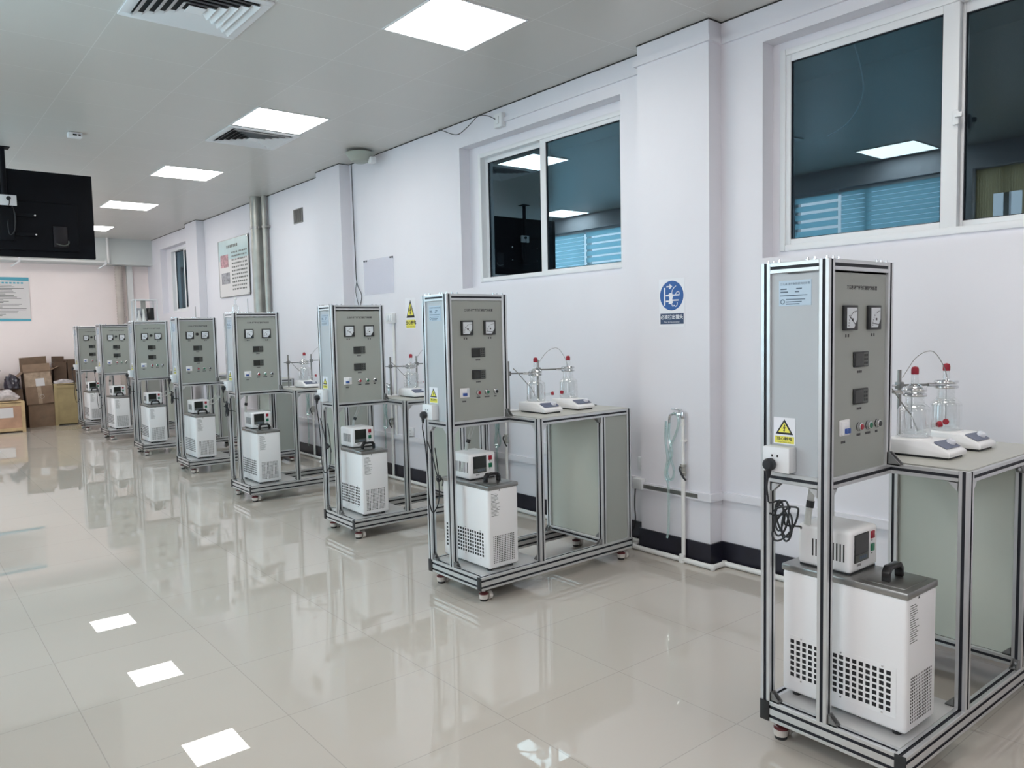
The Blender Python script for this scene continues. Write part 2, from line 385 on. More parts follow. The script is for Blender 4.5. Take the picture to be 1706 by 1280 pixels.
# corridor behind the right wall (seen dimly through the glass)
mb = MB(); mb.box(W+2.2, W+2.3, Y0, Y1, 0, 3.6, 'corr2'); mb.box(W+.24, W+2.3, Y0, Y1, 3.5, 3.6, 'corr2'); mb.box(W+.24, W+2.3, Y0, Y1, -.1, 0, 'corr2')
mb.box(W+.24, W+2.3, Y0-.1, Y0, 0, 3.6, 'corr2'); mb.box(W+.24, W+2.3, Y1, Y1+.1, 0, 3.6, 'corr2'); struct(mb, 'wall_corridor')
mb = MB(); mb.tube([(W+.30, 2.20, 3.10), (W+.3, 2.13, 2.86), (W+.3, 2.12, 2.70), (W+.3, 2.20, 2.58), (W+.3, 2.32, 2.53)], .004, 'whitep'); tag(mb.build('cable'), 'thin white cable hanging in an arc behind the nearest window glass', 'cable')

# ------------------------------------------------------------------ ceiling lights and vents
LX = 2.387
ords = ['nearest', 'second nearest', 'third', 'fourth', 'fifth']
protoL = None
def make_light():
    r = empty('ceiling_light'); mb = MB(); a = .6; t = .012; z0, z1 = -.006, -.0005
    mb.box(-.306, .306, -.306, -.306+t, z0, z1, 'whitep'); mb.box(-.306, .306, .306-t, .306, z0, z1, 'whitep')
    mb.box(-.306, -.306+t, -.306+t, .306-t, z0, z1, 'whitep'); mb.box(.306-t, .306, -.306+t, .306-t, z0, z1, 'whitep')
    mb.build('frame', r, smooth=False)
    mb = MB(); mb.box(-.294, .294, -.294, .294, -.004, -.0006, 'light'); mb.build('diffuser', r, smooth=False); return r
protoL = make_light(); first = True
row = [(3.461, 'square ceiling light panel at the top of the picture, nearest of the right-hand row'),
       (5.998, 'square ceiling light panel touching the smaller square air vent'),
       (8.55, 'third ceiling light panel of the row, beyond the one touching a vent'),
       (11.09, 'fourth ceiling light panel of the row, last but one before the far beam'),
       (13.64, 'farthest ceiling light panel, partly hidden by the hanging television'),
       (.92, 'ceiling light panel above and behind the camera, right-hand row'),
       (-1.62, 'ceiling light panel by the near wall behind the camera, right-hand row')]
row2 = [(3.461, 'ceiling light panel by the aisle wall, reflected in the nearest window'), (6.0, 'ceiling light panel by the aisle wall, beside the light touching the vent'),
        (8.55, 'ceiling light panel by the aisle wall, reflected low in the second window'), (11.09, 'ceiling light panel by the aisle wall beyond the television'),
        (13.64, 'ceiling light panel by the aisle wall next to the far beam'), (.92, 'ceiling light panel by the aisle wall above the camera'),
        (-1.62, 'ceiling light panel by the aisle wall and near wall')]
for X, rw in ((LX+.305, row), (-.16, row2)):
    for y, lab in rw:
        o = protoL if first else copy_tree(protoL); first = False
        o.location = (X, y+.305, H); tag(o, lab, 'ceiling light', 'square ceiling light panels')
def make_vent():
    r = empty('ceiling_vent'); mb = MB(); mb.box(-.30, .30, -.30, .30, -.002, -.0005, 'hole'); mb.build('backing', r, smooth=False)
    mb = MB(); mb.box(-.318, .318, -.318, -.265, -.012, -.0005, 'whitep', .003); mb.box(-.318, .318, .265, .318, -.012, -.0005, 'whitep', .003)
    mb.box(-.318, -.265, -.265, .265, -.012, -.0005, 'whitep', .003); mb.box(.265, .318, -.265, .265, -.012, -.0005, 'whitep', .003); mb.build('frame', r)
    mb = MB(); k = 0; a = .262
    while a > .05:
        b = a-.030
        # sloping louvre ring
        for q in range(4):
            R = Matrix.Rotation(q*PI/2, 4, 'Z')
            mb.poly([(-a, -a, -.024), (a, -a, -.024), (b, -b, -.004), (-b, -b, -.004)], 'whitep', R)
            mb.poly([(-a, -a, -.022), (-b, -b, -.003), (b, -b, -.003), (a, -a, -.022)], 'whitep', R)
        a -= .044
    mb.box(-.045, .045, -.045, .045, -.020, -.016, 'whitep'); mb.build('louvre', r, smooth=False); return r
v = make_vent(); v.location = (1.425, 4.40, H); tag(v, 'large square louvred air vent cut by the top edge of the picture', 'air vent', 'square ceiling vents')
v2 = copy_tree(v); v2.location = (2.705, 6.955, H); tag(v2, 'square louvred air vent right behind the second ceiling light', 'air vent', 'square ceiling vents')
# smoke detector / emergency eye
r = empty('smoke_detector', (1.40, 7.64, H)); tag(r, 'small white smoke detector on the ceiling above the television', 'smoke detector')
mb = MB(); mb.box(-.055, .055, -.04, .04, -.045, 0, 'whitep', .01); mb.build('housing', r)
mb = MB(); mb.box(-.02, .01, -.043, -.040, -.032, -.018, 'black'); mb.box(.022, .04, -.043, -.040, -.03, -.018, 'black'); mb.build('sensor_window', r)

# ------------------------------------------------------------------ aluminium rack
s = .036
def beam(mb, axis, a0, a1, u0, u1, v0, v1):
    """slotted aluminium extrusion along axis; u,v are the other two axes in x,y,z order"""
    gd, gw, ch = .0035, .0054, .0015
    pts = []
    def side(p, q, n):
        L = math.hypot(q[0]-p[0], q[1]-p[1]); dx, dy = (q[0]-p[0])/L, (q[1]-p[1])/L
        out = [(p[0]+dx*ch, p[1]+dy*ch, 0)]
        cs = [L/2] if L < .05 else [L*.26, L*.74]
        for c in cs:
            for k, (t, d) in enumerate(((c-gw, 0), (c-gw, gd), (c+gw, gd), (c+gw, 0))):
                out.append((p[0]+dx*t+n[0]*d, p[1]+dy*t+n[1]*d, 1 if k < 3 else 0))
        out.append((q[0]-dx*ch, q[1]-dy*ch, 0)); return out
    pts += side((u0, v0), (u1, v0), (0, 1)); pts += side((u1, v0), (u1, v1), (-1, 0)); pts += side((u1, v1), (u0, v1), (0, -1)); pts += side((u0, v1), (u0, v0), (1, 0))
    P = lambda u, v, a: {'x': (a, u, v), 'y': (u, a, v), 'z': (u, v, a)}[axis]
    A = [mb.bm.verts.new(P(u, v, a0)) for u, v, _ in pts]; B = [mb.bm.verts.new(P(u, v, a1)) for u, v, _ in pts]; n = len(pts)
    ia, ib = mb.mi('alu'), mb.mi('slot')
    for i in range(n):
        f = mb.bm.faces.new((A[i], A[(i+1) % n], B[(i+1) % n], B[i])); f.material_index = ib if pts[i][2] else ia
    f = mb.bm.faces.new(A[::-1]); f.material_index = ia; f = mb.bm.faces.new(B); f.material_index = ia
    bmesh.ops.recalc_face_normals(mb.bm, faces=mb.bm.faces[:])
    return mb
L, D, a, d, T_, B1, B0, TT, XM = 1.2, .508, .428, .26, 1.674, .144, .073, .963, .935
def rack():
    r = empty('laboratory_rack')
    P = lambda nm, axis, *c: beam(MB(), axis, *c).build(nm, r, smooth=False)
    # posts
    P('post', 'z', B1, T_, 0, s, D-s, D); P('post', 'z', B1, T_, 0, s, d, d+s)
    P('post', 'z', TT, T_, a-s, a, d, d+s); P('post', 'z', B1, T_, a-s, a, D-s, D)
    P('post', 'z', B1, TT, a, a+s, 0, s); P('post', 'z', B1, TT-s, XM, XM+s, 0, s); P('post', 'z', B1, TT-s, XM, XM+s, D-s, D)
    P('post', 'z', B1, TT, L-s, L, 0, s); P('post', 'z', B1, TT, L-s, L, D-s, D)
    # tower top and bottom rails, table rails
    for z0 in (T_-s, TT-s):
        P('rail', 'y', d+s, D-s, 0, s, z0, z0+s); P('rail', 'x', s, a-s, D-s, D, z0, z0+s)
        P('rail', 'x', s, a-s if z0 > 1 else a, d, d+s, z0, z0+s)
    P('rail', 'y', d+s, D-s, a-s, a, T_-s, T_)
    P('rail', 'y', s, D-s, a, a+s, TT-s, TT); P('rail', 'x', a+s, L-s, 0, s, TT-s, TT); P('rail', 'x', a+s, L-s, D-s, D, TT-s, TT); P('rail', 'y', s, D-s, L-s, L, TT-s, TT)
    P('rail', 'y', s, D-s, XM, XM+s, B1, B1+s)
    # base beams with black end caps
    P('base_beam', 'x', 0, L, 0, s, B0, B1); P('base_beam', 'x', 0, L, D-s, D, B0, B1)
    P('base_beam', 'y', s, D-s, 0, s, B0, B1); P('base_beam', 'y', s, D-s, L-s, L, B0, B1); P('base_beam', 'y', s, D-s, a, a+s, B0, B1)
    for x0, x1 in ((-.004, 0), (L, L+.004)):
        for y in (0, D-s): MB().box(x0, x1, y, y+s, B0, B1, 'cap', .0015).build('end_cap', r)
    MB().box(s, a+s, s, D-s, B1-.004, B1+.001, 'basep').build('base_panel', r, smooth=False)
    MB().box(a+s*.6, L-s*.3, s*.3, D-s*.3, TT-.003, TT+.0035, 'top').build('bench_top', r, smooth=False)
    # tower cladding
    MB().box(.010, .014, d+s-.003, D-s+.003, TT, T_-s, 'side').build('side_panel', r, smooth=False)
    MB().box(a-.014, a-.010, d+s-.003, D-s+.003, TT, T_-s, 'side').build('side_panel', r, smooth=False)
    MB().box(s-.003, a-s+.003, D-.014, D-.010, TT, T_-s, 'panel').build('back_panel', r, smooth=False)
    MB().box(.01, a-.01, d+.01, D-.01, T_-s-.006, T_-s, 'side').build('top_panel', r, smooth=False)
    MB().box(s*.7, a-s*.7, d+s*.7, D-s*.7, TT-.01, TT-.004, 'panel').build('bottom_panel', r, smooth=False)
    fp = MB().box(s-.003, a-s+.003, d+.010, d+.014, TT, T_-s, 'panel').build('front_panel', r, smooth=False)
    # closed cabinet at the wall end
    MB().box(XM+.016, XM+.020, s-.003, D-s+.003, B1+s, TT-s, 'partition').build('partition_panel', r, smooth=False)
    MB().box(XM+s-.003, L-s+.003, .010, .014, B1, TT-s, 'panel').build('cabinet_panel', r, smooth=False)
    MB().box(XM+s-.003, L-s+.003, D-.014, D-.010, B1, TT-s, 'panel').build('cabinet_panel', r, smooth=False)
    MB().box(L-.014, L-.010, s-.003, D-s+.003, B1, TT-s, 'panel').build('cabinet_panel', r, smooth=False)
    # instruments on the front panel
    y = d+.010
    for cx, ang in ((.140, .35), (.300, -.9)):
        m = MB().box(cx-.041, cx+.041, y-.012, y, 1.443, 1.525, 'cap', .002).build('meter', r)
        q = MB(); q.prism([(cx-.031, 1.450), (cx+.012, 1.450), (cx+.031, 1.478), (cx+.031, 1.517), (cx-.031, 1.517)], 'y', y-.0135, y-.012, 'dial'); q.build('dial_face', m, smooth=False)
        q = MB()
        for k in range(9):
            t = PI/2+k*PI/2/8; c0 = (cx+.024, 1.458); q.box(c0[0]+.047*math.cos(t)-.0012, c0[0]+.047*math.cos(t)+.0012, y-.0142, y-.0136, c0[1]+.047*math.sin(t)-.0025, c0[1]+.047*math.sin(t)+.0025, 'ink')
        q.box(cx-.004, cx+.006, y-.0142, y-.0136, 1.474, 1.482, 'ink')
        q.cyl((cx+.022, y-.0142, 1.460), (cx-.022 if ang > 0 else cx-.028, y-.0142, 1.492 if ang > 0 else 1.464), .0010, 'ink', 6); q.build('needle', m)
    for z in (1.344, 1.219):
        m = MB().box(.171, .265, y-.007, y, z-.026, z+.026, 'cap', .002).build('digital_display', r)
        MB().box(.176, .228, y-.008, y-.007, z-.021, z+.021, 'disp').build('screen', m, smooth=False)
        q = MB().box(.229, .262, y-.008, y-.007, z-.022, z+.022, 'disp2')
        for i in range(2):
            for j in range(3): q.box(.233+i*.014, .242+i*.014, y-.0088, y-.008, z-.017+j*.013, z-.009+j*.013, 'cap')
        q.build('key_pad', m, smooth=False)
        q = MB()
        for k in range(3): q.box(.200+k*.011, .209+k*.011, y-.0005, y, z-.046, z-.038, 'ink')
        q.build('caption', r, smooth=False)
    br = MB().box(.084, .148, y-.004, y, 1.093, 1.147, 'white', .002)
    br.box(.090, .122, y-.016, y-.004, 1.098, 1.142, 'white', .002); br.box(.126, .144, y-.006, y-.004, 1.12, 1.14, 'dial')
    br = br.build('circuit_breaker', r); q = MB()
    for k in range(2): q.box(.093+k*.014, .105+k*.014, y-.024, y-.016, 1.104, 1.120, 'blue', .001)
    q.build('toggle', br)
    for x, c in ((.213, 'dred'), (.275, 'green'), (.339, 'cap')):
        m = MB().lathe([(0, 0), (.0145, 0), (.0145, .003), (.013, .004), (.013, .011), (.0105, .013), (.0, .013)], (x, y, 1.115), 'chrome', 20, axis=(0, -1, 0))
        m.lathe([(.0150, 0), (.0150, .0035), (.0146, .0035)], (x, y, 1.115), 'cap', 20, axis=(0, -1, 0)); m = m.build('push_button', r)
        MB().lathe([(0, .0165), (.008, .016), (.0098, .0135), (.0098, .012)], (x, y, 1.115), c, 20, axis=(0, -1, 0)).build('button_cap', m)
    q = MB()
    for x0, n in ((.200, 3), (.258, 4), (.328, 2), (.100, 3)):
        z = 1.088 if x0 > .1 else 1.072
        for k in range(n): q.box(x0+k*.009, x0+.0075+k*.009, y-.0005, y, z-.004, z+.004, 'ink')
    for x0 in (.120, .292):
        for k in range(2): q.box(x0+k*.016, x0+.008+k*.016, y-.0005, y, 1.420, 1.430, 'ink')
    q.build('caption', r, smooth=False)
    q = MB(); q.text('三元液-液平衡数据测定实验装置', .0145, 'ink', on_y(.228, y-.0006, 1.583), squeeze=.98, bold=.0004); q.build('panel_title', r, smooth=False)
    # aisle side: nameplate, warning sticker, socket
    x = .010
    npl = MB().box(x-.0015, x, .326, .444, 1.528, 1.612, 'plate').build('nameplate', r, smooth=False)
    q = MB(); q.text('三元液-液平衡数据测定装置', .0088, 'inkb', on_x(x-.0019, .385, 1.600))
    for z, yy0, yy1 in ((1.584, .332, .355), (1.584, .39, .41), (1.574, .332, .36), (1.574, .385, .40)): q.box(x-.002, x-.0016, .770-yy1, .770-yy0, z-.0022, z+.0022, 'inkb')
    for z, l0 in ((1.562, .10), (1.549, .072), (1.541, .06), (1.534, .052)): q.box(x-.002, x-.0016, .440-.02-l0 if z < 1.56 else .440-l0, .440-.022 if z < 1.56 else .440, z-.0016, z+.0016, 'inkb')
    q.lathe([(.0055, 0), (.0085, 0)], (x-.002, .430, 1.542), 'inkb', 16, axis=(-1, 0, 0)); q.build('lettering', npl, smooth=False)
    sticker('warning_sticker', r, on_x(x-.0008, .422, 1.1065), .082, .091)
    so = MB().box(-.036, .010, .377, .476, .970, 1.056, 'whitep', .004)
    so = so.build('power_outlet', r); q = MB()
    for yy in (.440, .420): q.box(-.0368, -.0360, yy-.0025, yy+.0025, 1.022, 1.030, 'hole')
    q.build('socket_hole', so, smooth=False)
    # corner brackets
    def bracket(px, py, pz, u, v, w=.026, c=.032, mat='brack'):
        """wedge in plane (u,v) from inner corner p; u, v unit axis vectors; width along u x v"""
        u, v = Vector(u), Vector(v); n = u.cross(v); q = MB(); p = Vector((px, py, pz))
        X = Matrix.Translation(p) @ Matrix((u, v, n)).transposed().to_4x4()
        q.prism([(0, 0), (c, 0), (c, .006), (.006, c), (0, c)], 'z', -w/2, -w/2+.004, mat, T=X)
        q.prism([(0, 0), (c, 0), (c, .006), (.006, c), (0, c)], 'z', w/2-.004, w/2, mat, T=X)
        q.box(0, c, 0, .004, -w/2, w/2, mat, T=X); q.box(0, .004, 0, c, -w/2, w/2, mat, T=X)
        q.cyl(X @ Vector((c*.6, .004, 0)), X @ Vector((c*.6, .009, 0)), .006, 'chrome', 8); q.cyl(X @ Vector((.004, c*.6, 0)), X @ Vector((.009, c*.6, 0)), .006, 'chrome', 8)
        bmesh.ops.recalc_face_normals(q.bm, faces=q.bm.faces[:])
        q.build('corner_bracket', r, smooth=False)
    h = s/2
    bracket(h, D-s, B1, (0, -1, 0), (0, 0, 1)); bracket(h, d, B1, (0, -1, 0), (0, 0, 1)); bracket(a+h, s, B1, (0, 1, 0), (0, 0, 1))
    bracket(XM, h, B1, (-1, 0, 0), (0, 0, 1)); bracket(XM+h, s, B1+s, (0, 1, 0), (0, 0, 1)); bracket(XM, D-h, B1, (-1, 0, 0), (0, 0, 1))
    bracket(XM, h, TT-s, (-1, 0, 0), (0, 0, -1)); bracket(a+s, h, TT-s, (1, 0, 0), (0, 0, -1), mat='alu'); bracket(a+h, s, TT-s, (0, 1, 0), (0, 0, -1), mat='alu')
    bracket(h, D-s, TT-s, (0, -1, 0), (0, 0, -1), mat='alu'); bracket(h, d+s, TT-s, (0, 1, 0), (0, 0, -1), mat='alu'); bracket(s, d+h, TT-s, (1, 0, 0), (0, 0, -1), mat='alu')
    bracket(a-h, d, TT, (0, -1, 0), (0, 0, 1), c=.045)
    # bolts standing on the tower top
    q0 = MB().cyl((0, 0, 0), (0, 0, .003), .0075, 'chrome', 10).cyl((0, 0, .003), (0, 0, .010), .004, 'chrome', 8); first_b = None
    for bx, by in ((h, D-h), (.05, D-h), (h, D-.06), (h, d+h), (.055, d+h), (.09, d+h), (h, d+.06), (h, d+.085), (a-h, d+h), (a-.055, d+h), (a-.085, d+h), (a-h, D-h)):
        if first_b is None: first_b = q0.build('bolt', r); first_b.location = (bx, by, T_)
        else:
            c = first_b.copy(); COL.objects.link(c); c.parent = r; c.location = (bx, by, T_)
    # casters
    fc = None
    for cx, cy in ((.05, .05), (.05, D-.05), (L-.05, .05), (L-.05, D-.05)):
        c0 = MB().lathe([(0, .073), (.010, .073), (.010, .050), (.024, .048), (.026, .030), (.024, .012), (0, .012)], (0, 0, 0), 'cream', 20)
        c0.lathe([(0, .0), (.021, .0), (.022, .009), (.012, .012), (0, .012)], (0, 0, 0), 'cap', 20)
        if fc is None:
            fc = c0.build('caster', r); fc.location = (cx, cy, 0)
            MB().cyl((.026, 0, .024), (.046, 0, .024), .024, 'cream', 20).build('wheel', fc)
            MB().lathe([(0, .0505), (.012, .0505), (.0250, .0470), (.0268, .0410), (.0262, .0380), (.018, .038)], (-.002, -.003, 0), 'maroon', 18).build('lock_ring', fc)
        else:
            c0.bm.free(); c = copy_tree(fc, r); c.location = (cx, cy, 0)
    return r
def sticker(name, parent, X, w, h):
    """white/yellow electric shock sign, centred on X, u across, v up"""
    st = MB().box(-w/2, w/2, -h/2, h/2, 0, .0006, 'paper', T=X).build(name, parent, smooth=False)
    q = MB(); t = h*.5
    cx, by, hw = 0, -h*.13, w*.40; th = h*.57
    q.prism([(-hw, by), (hw, by), (0, by+th)], 'z', .0006, .0011, 'slot', T=X)
    q.prism([(-hw*.70, by+th*.13), (hw*.70, by+th*.13), (0, by+th*.80)], 'z', .0011, .0015, 'yellow', T=X)
    k = th
    bolt = [(.02, .66), (-.10, .36), (-.01, .40), (-.04, .27), (-.09, .29), (.0, .16), (.07, .31), (.02, .29), (.10, .50), (.02, .46), (.07, .62)]
    q.prism([(x*k, by+y*k) for x, y in bolt], 'z', .0015, .0018, 'slot', T=X)
    q.build('shock_symbol', st, smooth=False)
    q = MB().box(-w*.44, w*.44, -h*.46, -h*.20, .0006, .0011, 'yellow', T=X)
    q.text('当心触电', h*.135, 'slot', X @ Matrix.Translation((0, -h*.295, .0014)), squeeze=1.2, bold=h*.003)
    q.text('Danger electric shock', h*.062, 'slot', X @ Matrix.Translation((0, -h*.415, .0014))); q.build('wording', st, smooth=False)
    return st

RK = [(2.336, 1.009, -.013), (2.407, 3.251, .007), (2.514, 4.880, -.016), (2.425, 6.629, -.006), (2.467, 8.508, -.021), (2.433, 10.259, -.027), (2.464, 12.248, .012), (2.44, 13.86, 0)]
WHO = ['the nearest rack', 'the rack beside the blue sign pillar', 'the third rack from the right', 'the fourth rack from the right', 'the fifth rack from the right',
       'the sixth rack from the right', 'the seventh rack from the right', 'the farthest rack']
RL = ['tall aluminium-framed laboratory rack nearest the camera, at the right edge of the picture',
      'aluminium-framed laboratory rack standing left of the pillar with the blue sign',
      'aluminium-framed laboratory rack, third from the right, left of the wall warning sign',
      'aluminium-framed laboratory rack, fourth from the right, in front of the grey wall pipes',
      'aluminium-framed laboratory rack, fifth from the right, with a black knob between its two meters',
      'aluminium-framed laboratory rack, sixth from the right, with the small white cabinet on top',
      'aluminium-framed laboratory rack, seventh from the right, second from the cartons',
      'aluminium-framed laboratory rack, farthest of the row, right beside the cartons']
def at(i, x, y, z):
    X, Y, t = RK[i]; c, sn = math.cos(t), math.sin(t); return (X+x*c-y*sn, Y+x*sn+y*c, z)
R0 = rack(); racks = []
for i in range(8):
    o = R0 if i == 0 else copy_tree(R0)
    o.location = (RK[i][0], RK[i][1], 0); o.rotation_euler = (0, 0, RK[i][2]); tag(o, RL[i], 'laboratory rack', 'aluminium racks in a row along the wall'); racks.append(o)
for i in (4, 5, 6, 7):
    y = d+.010
    MB().lathe([(0, 0), (.017, 0), (.015, .012), (0, .013)], (.218, y, 1.495), 'cap', 16, axis=(0, -1, 0)).build('selector_knob', racks[i])

# ------------------------------------------------------------------ cooling baths
def bath():
    r = empty('cooling_bath'); x0, x1, y0, y1, z0, z1 = 0, .210, 0, .435, .016, .456
    MB().box(x0, x1, y0, y1, z0, z1, 'white', .012, 3).build('housing', r)
    fb = MB()
    for fx in (.03, .18):
        for fy in (.04, .395): fb.cyl((fx, fy, 0), (fx, fy, z0+.003), .014, 'cap', 12)
    fb.build('foot', r)
    MB().box(-.003, .213, -.003, .438, z1-.004, z1+.020, 'steel', .005, 2).build('top_plate', r)
    lid = MB().box(.025, .187, .02, .165, z1+.020, z1+.0225, 'steel', .001); lid = lid.build('lid', r)
    hb = MB(); zc = z1+.0225; pts = [(.055, .095), (.058, .095)]
    hb.prism([(.052, zc), (.066, zc), (.066, zc+.024), (.076, zc+.036), (.132, zc+.036), (.142, zc+.024), (.142, zc), (.156, zc), (.156, zc+.030), (.140, zc+.050), (.068, zc+.050), (.052, zc+.030)], 'y', .082, .108, 'black', bev=.002)
    hb.build('handle', lid)
    # side grille, front grille
    g = MB().box(-.0012, 0, .030, .405, .060, .225, 'white', .0005); 
    for i in range(16):
        for j in range(7):
            yy = .048+i*.0226; zz = .076+j*.0200; g.poly([(-.0014, yy, zz), (-.0014, yy+.0145, zz), (-.0014, yy+.0145, zz+.0135), (-.0014, yy, zz+.0135)][::-1], 'hole')
    for yy in (.075, .215, .36):
        for zz in (.066, .2185): g.cyl((-.001, yy, zz), (-.003, yy, zz), .0035, 'chrome', 8)
    g.build('side_grille', r, smooth=False)
    g = MB()
    for i in range(13):
        for j in range(15):
            xx = .030+i*.0117; zz = .044+j*.0103; g.poly([(xx, -.0004, zz), (xx+.0062, -.0004, zz), (xx+.0062, -.0004, zz+.0062), (xx, -.0004, zz+.0062)], 'hole')
    g.build('front_grille', r, smooth=False)
    g = MB(); z = .430
    random.seed(3)
    for k in range(17): g.box(.020, .020+random.uniform(.030, .062), -.0005, 0, z-.0022, z, 'disp2'); z -= .0075
    g.prism([(.074, .443), (.084, .443), (.079, .452)], 'y', -.0006, 0, 'ink'); g.build('printed_notice', r, smooth=False)
    # control head
    zb = z1+.024; c = MB().box(.030, .215, .200, .395, zb, zb+.145, 'white', .014, 3)
    c = c.build('control_head', r)
    MB().box(.036, .209, .206, .389, z1+.018, zb+.002, 'cap').build('head_base', r, smooth=False)
    y = .200
    q = MB().box(.052, .146, y-.003, y+.001, zb+.034, zb+.130, 'cap', .002).build('screen_bezel', c)
    q = MB().box(.055, .143, y-.0036, y-.003, zb+.062, zb+.127, 'disp').build('screen', c, smooth=False)
    g = MB().box(.055, .143, y-.0036, y-.003, zb+.037, zb+.060, 'disp2')
    for k in range(4): g.box(.083+k*.013, .093+k*.013, y-.0044, y-.0036, zb+.043, zb+.054, 'inkb')
    g.build('key_strip', c, smooth=False)
    MB().box(.163, .187, y-.004, y+.001, zb+.100, zb+.126, 'dred', .002).build('red_switch', c)
    MB().box(.163, .187, y-.004, y+.001, zb+.056, zb+.082, 'green', .002).build('green_switch', c)
    g = MB()
    for k in range(10): yy = .222+k*.0125; g.box(.0292, .0300, yy, yy+.0045, zb+.038, zb+.098, 'hole')
    g.build('air_slot', c, smooth=False)
    g = MB()
    for k in range(3): g.box(.072+k*.009, .077+k*.009, y-.0004, y, zb+.020, zb+.028, 'ink')
    g.box(.168, .176, y-.0004, y, zb+.092, zb+.095, 'ink'); g.box(.168, .176, y-.0004, y, zb+.047, zb+.050, 'ink'); g.build('caption', c, smooth=False)
    return r
cb = bath(); baths = []
for i in range(8):
    o = cb if i == 0 else copy_tree(cb)
    baths.append(o)
    o.location = at(i, .092, .045, B1+.001); o.rotation_euler = (0, 0, RK[i][2])
    tag(o, 'white cooling bath standing in the base of '+WHO[i], 'cooling bath', 'white cooling baths standing in the racks')

# power cords with plugs
def cord(kind):
    plug = MB().lathe([(0, 0), (.017, 0), (.021, .006), (.021, .022), (.015, .031), (0, .033)], (0, 0, 0), 'cable', 20, axis=(-1, 0, 0)).cyl((-.017, 0, 0), (-.019, 0, -.045), .013, 'cable', 12, r2=.006)
    q = MB(); x = -.019
    P = [(x, 0, -.035), (x, .006, -.075), (x+.004, .004, -.11)]
    if kind == 0:
        loops = [(.060, .018, 0.0), (.075, .030, .25), (.065, .022, -.3), (.085, .032, .55), (.060, .024, .1)]
        c = Vector((x+.012, -.034, -.170))
        P += [(x+.004, -.002, -.13)]
        for n, (R, w, tl) in enumerate(loops):
            for k in range(10):
                t = PI/2+2*PI*k/10
                yy = w*math.cos(t)*.9; zz = R*math.sin(t)*.85
                P.append((c.x+.004*math.sin(n*2+t), c.y-(.012*n)*.6+yy*math.cos(tl)-zz*math.sin(tl), c.z-.008*n+yy*math.sin(tl)+zz*math.cos(tl)))
        P += [(c.x+.01, -.05, -.20), (c.x+.04, -.085, -.205), (.10, -.05, -.23)]
        q.tube(P, .0034, 'cable', 6, 3)
        q.tube([(c.x-.012, -.005, -.165), (c.x-.006, -.03, -.170), (c.x+.012, -.04, -.166)], .004, 'cable', 6, 3)
    else:
        P += [(x+.006, -.012, -.20), (x+.01, -.020, -.33), (x+.012, -.022, -.48), (x+.03, -.03, -.56), (.06, -.02, -.50), (.075, .0, -.36), (.07, .02, -.20)]
        q.tube(P, .0036, 'cable', 6, 5)
        q.tube([(x+.008, -.03, -.15), (x+.01, -.075, -.24), (x+.012, -.110, -.33), (x+.02, -.13, -.35), (x+.02, -.10, -.37), (x+.02, -.12, -.34), (x+.03, -.14, -.36), (.04, -.09, -.40)], .0034, 'cable', 6, 5)
        q.tube([(x+.012, -.115, -.36), (x+.016, -.10, -.34), (x+.022, -.125, -.335), (x+.022, -.135, -.355), (x+.018, -.11, -.37), (x+.012, -.10, -.35)], .0034, 'cable', 6, 5)
    return q.build('power_cord', None), plug.build('plug', None)
cA, cB = cord(0), cord(1)
for i in range(8):
    c0, p0 = cA if i in (0, 3, 4, 5) else cB
    c_, p_ = c0.copy(), p0.copy(); COL.objects.link(c_); COL.objects.link(p_); c_.parent = baths[i]; p_.parent = c_
    c_.location = (-.036-.092, .442-.045, .997-B1-.001)
for o in (*cA, *cB): bpy.data.objects.remove(o)

# coolant tubes rising behind the control heads
def ctube(kind):
    r = empty('coolant_tube')
    if kind == 0:
        MB().tube([(0, 0, 0), (.004, -.004, .05), (.012, -.01, .12), (.016, -.01, .162)], .0115, 'tube', 12, 4).build('clear_tube', r)
        MB().cyl((.005, -.006, .060), (.0085, -.008, .084), .0135, 'cap', 14).build('black_band', r)
    elif kind == 2:
        MB().tube([(0, 0, 0), (.006, -.004, .04), (.030, -.01, .10), (.052, -.01, .158)], .0105, 'tube', 12, 4).build('clear_tube', r)
        MB().cyl((.008, -.006, .044), (.016, -.008, .064), .0125, 'cap', 14).build('black_band', r)
    else:
        q = MB()
        q.tube([(0, -.01, 0), (.06, -.02, .02), (.13, .0, .07), (.16, .02, .16)], .006, 'tube', 8, 5); q.tube([(.0, -.02, -.03), (.08, -.03, -.02), (.17, -.01, .05), (.20, .02, .16)], .006, 'tube', 8, 5)
        q.build('clear_tube', r)
    return r
TB = {}
for i in range(8):
    k = 1 if i in (4, 5) else 2 if i in (1, 2) else 0
    o = copy_tree(TB[k]) if k in TB else TB.setdefault(k, ctube(k))
    o.location = at(i, {0: .125, 1: .300, 2: .215}[k], .405, .768 if k != 1 else .73); o.rotation_euler = (0, 0, RK[i][2])
    tag(o, ('two curved milky water tubes' if k == 1 else 'milky banded water tube')+' behind the control head in '+WHO[i], 'water tube', 'milky tubes above the control heads')

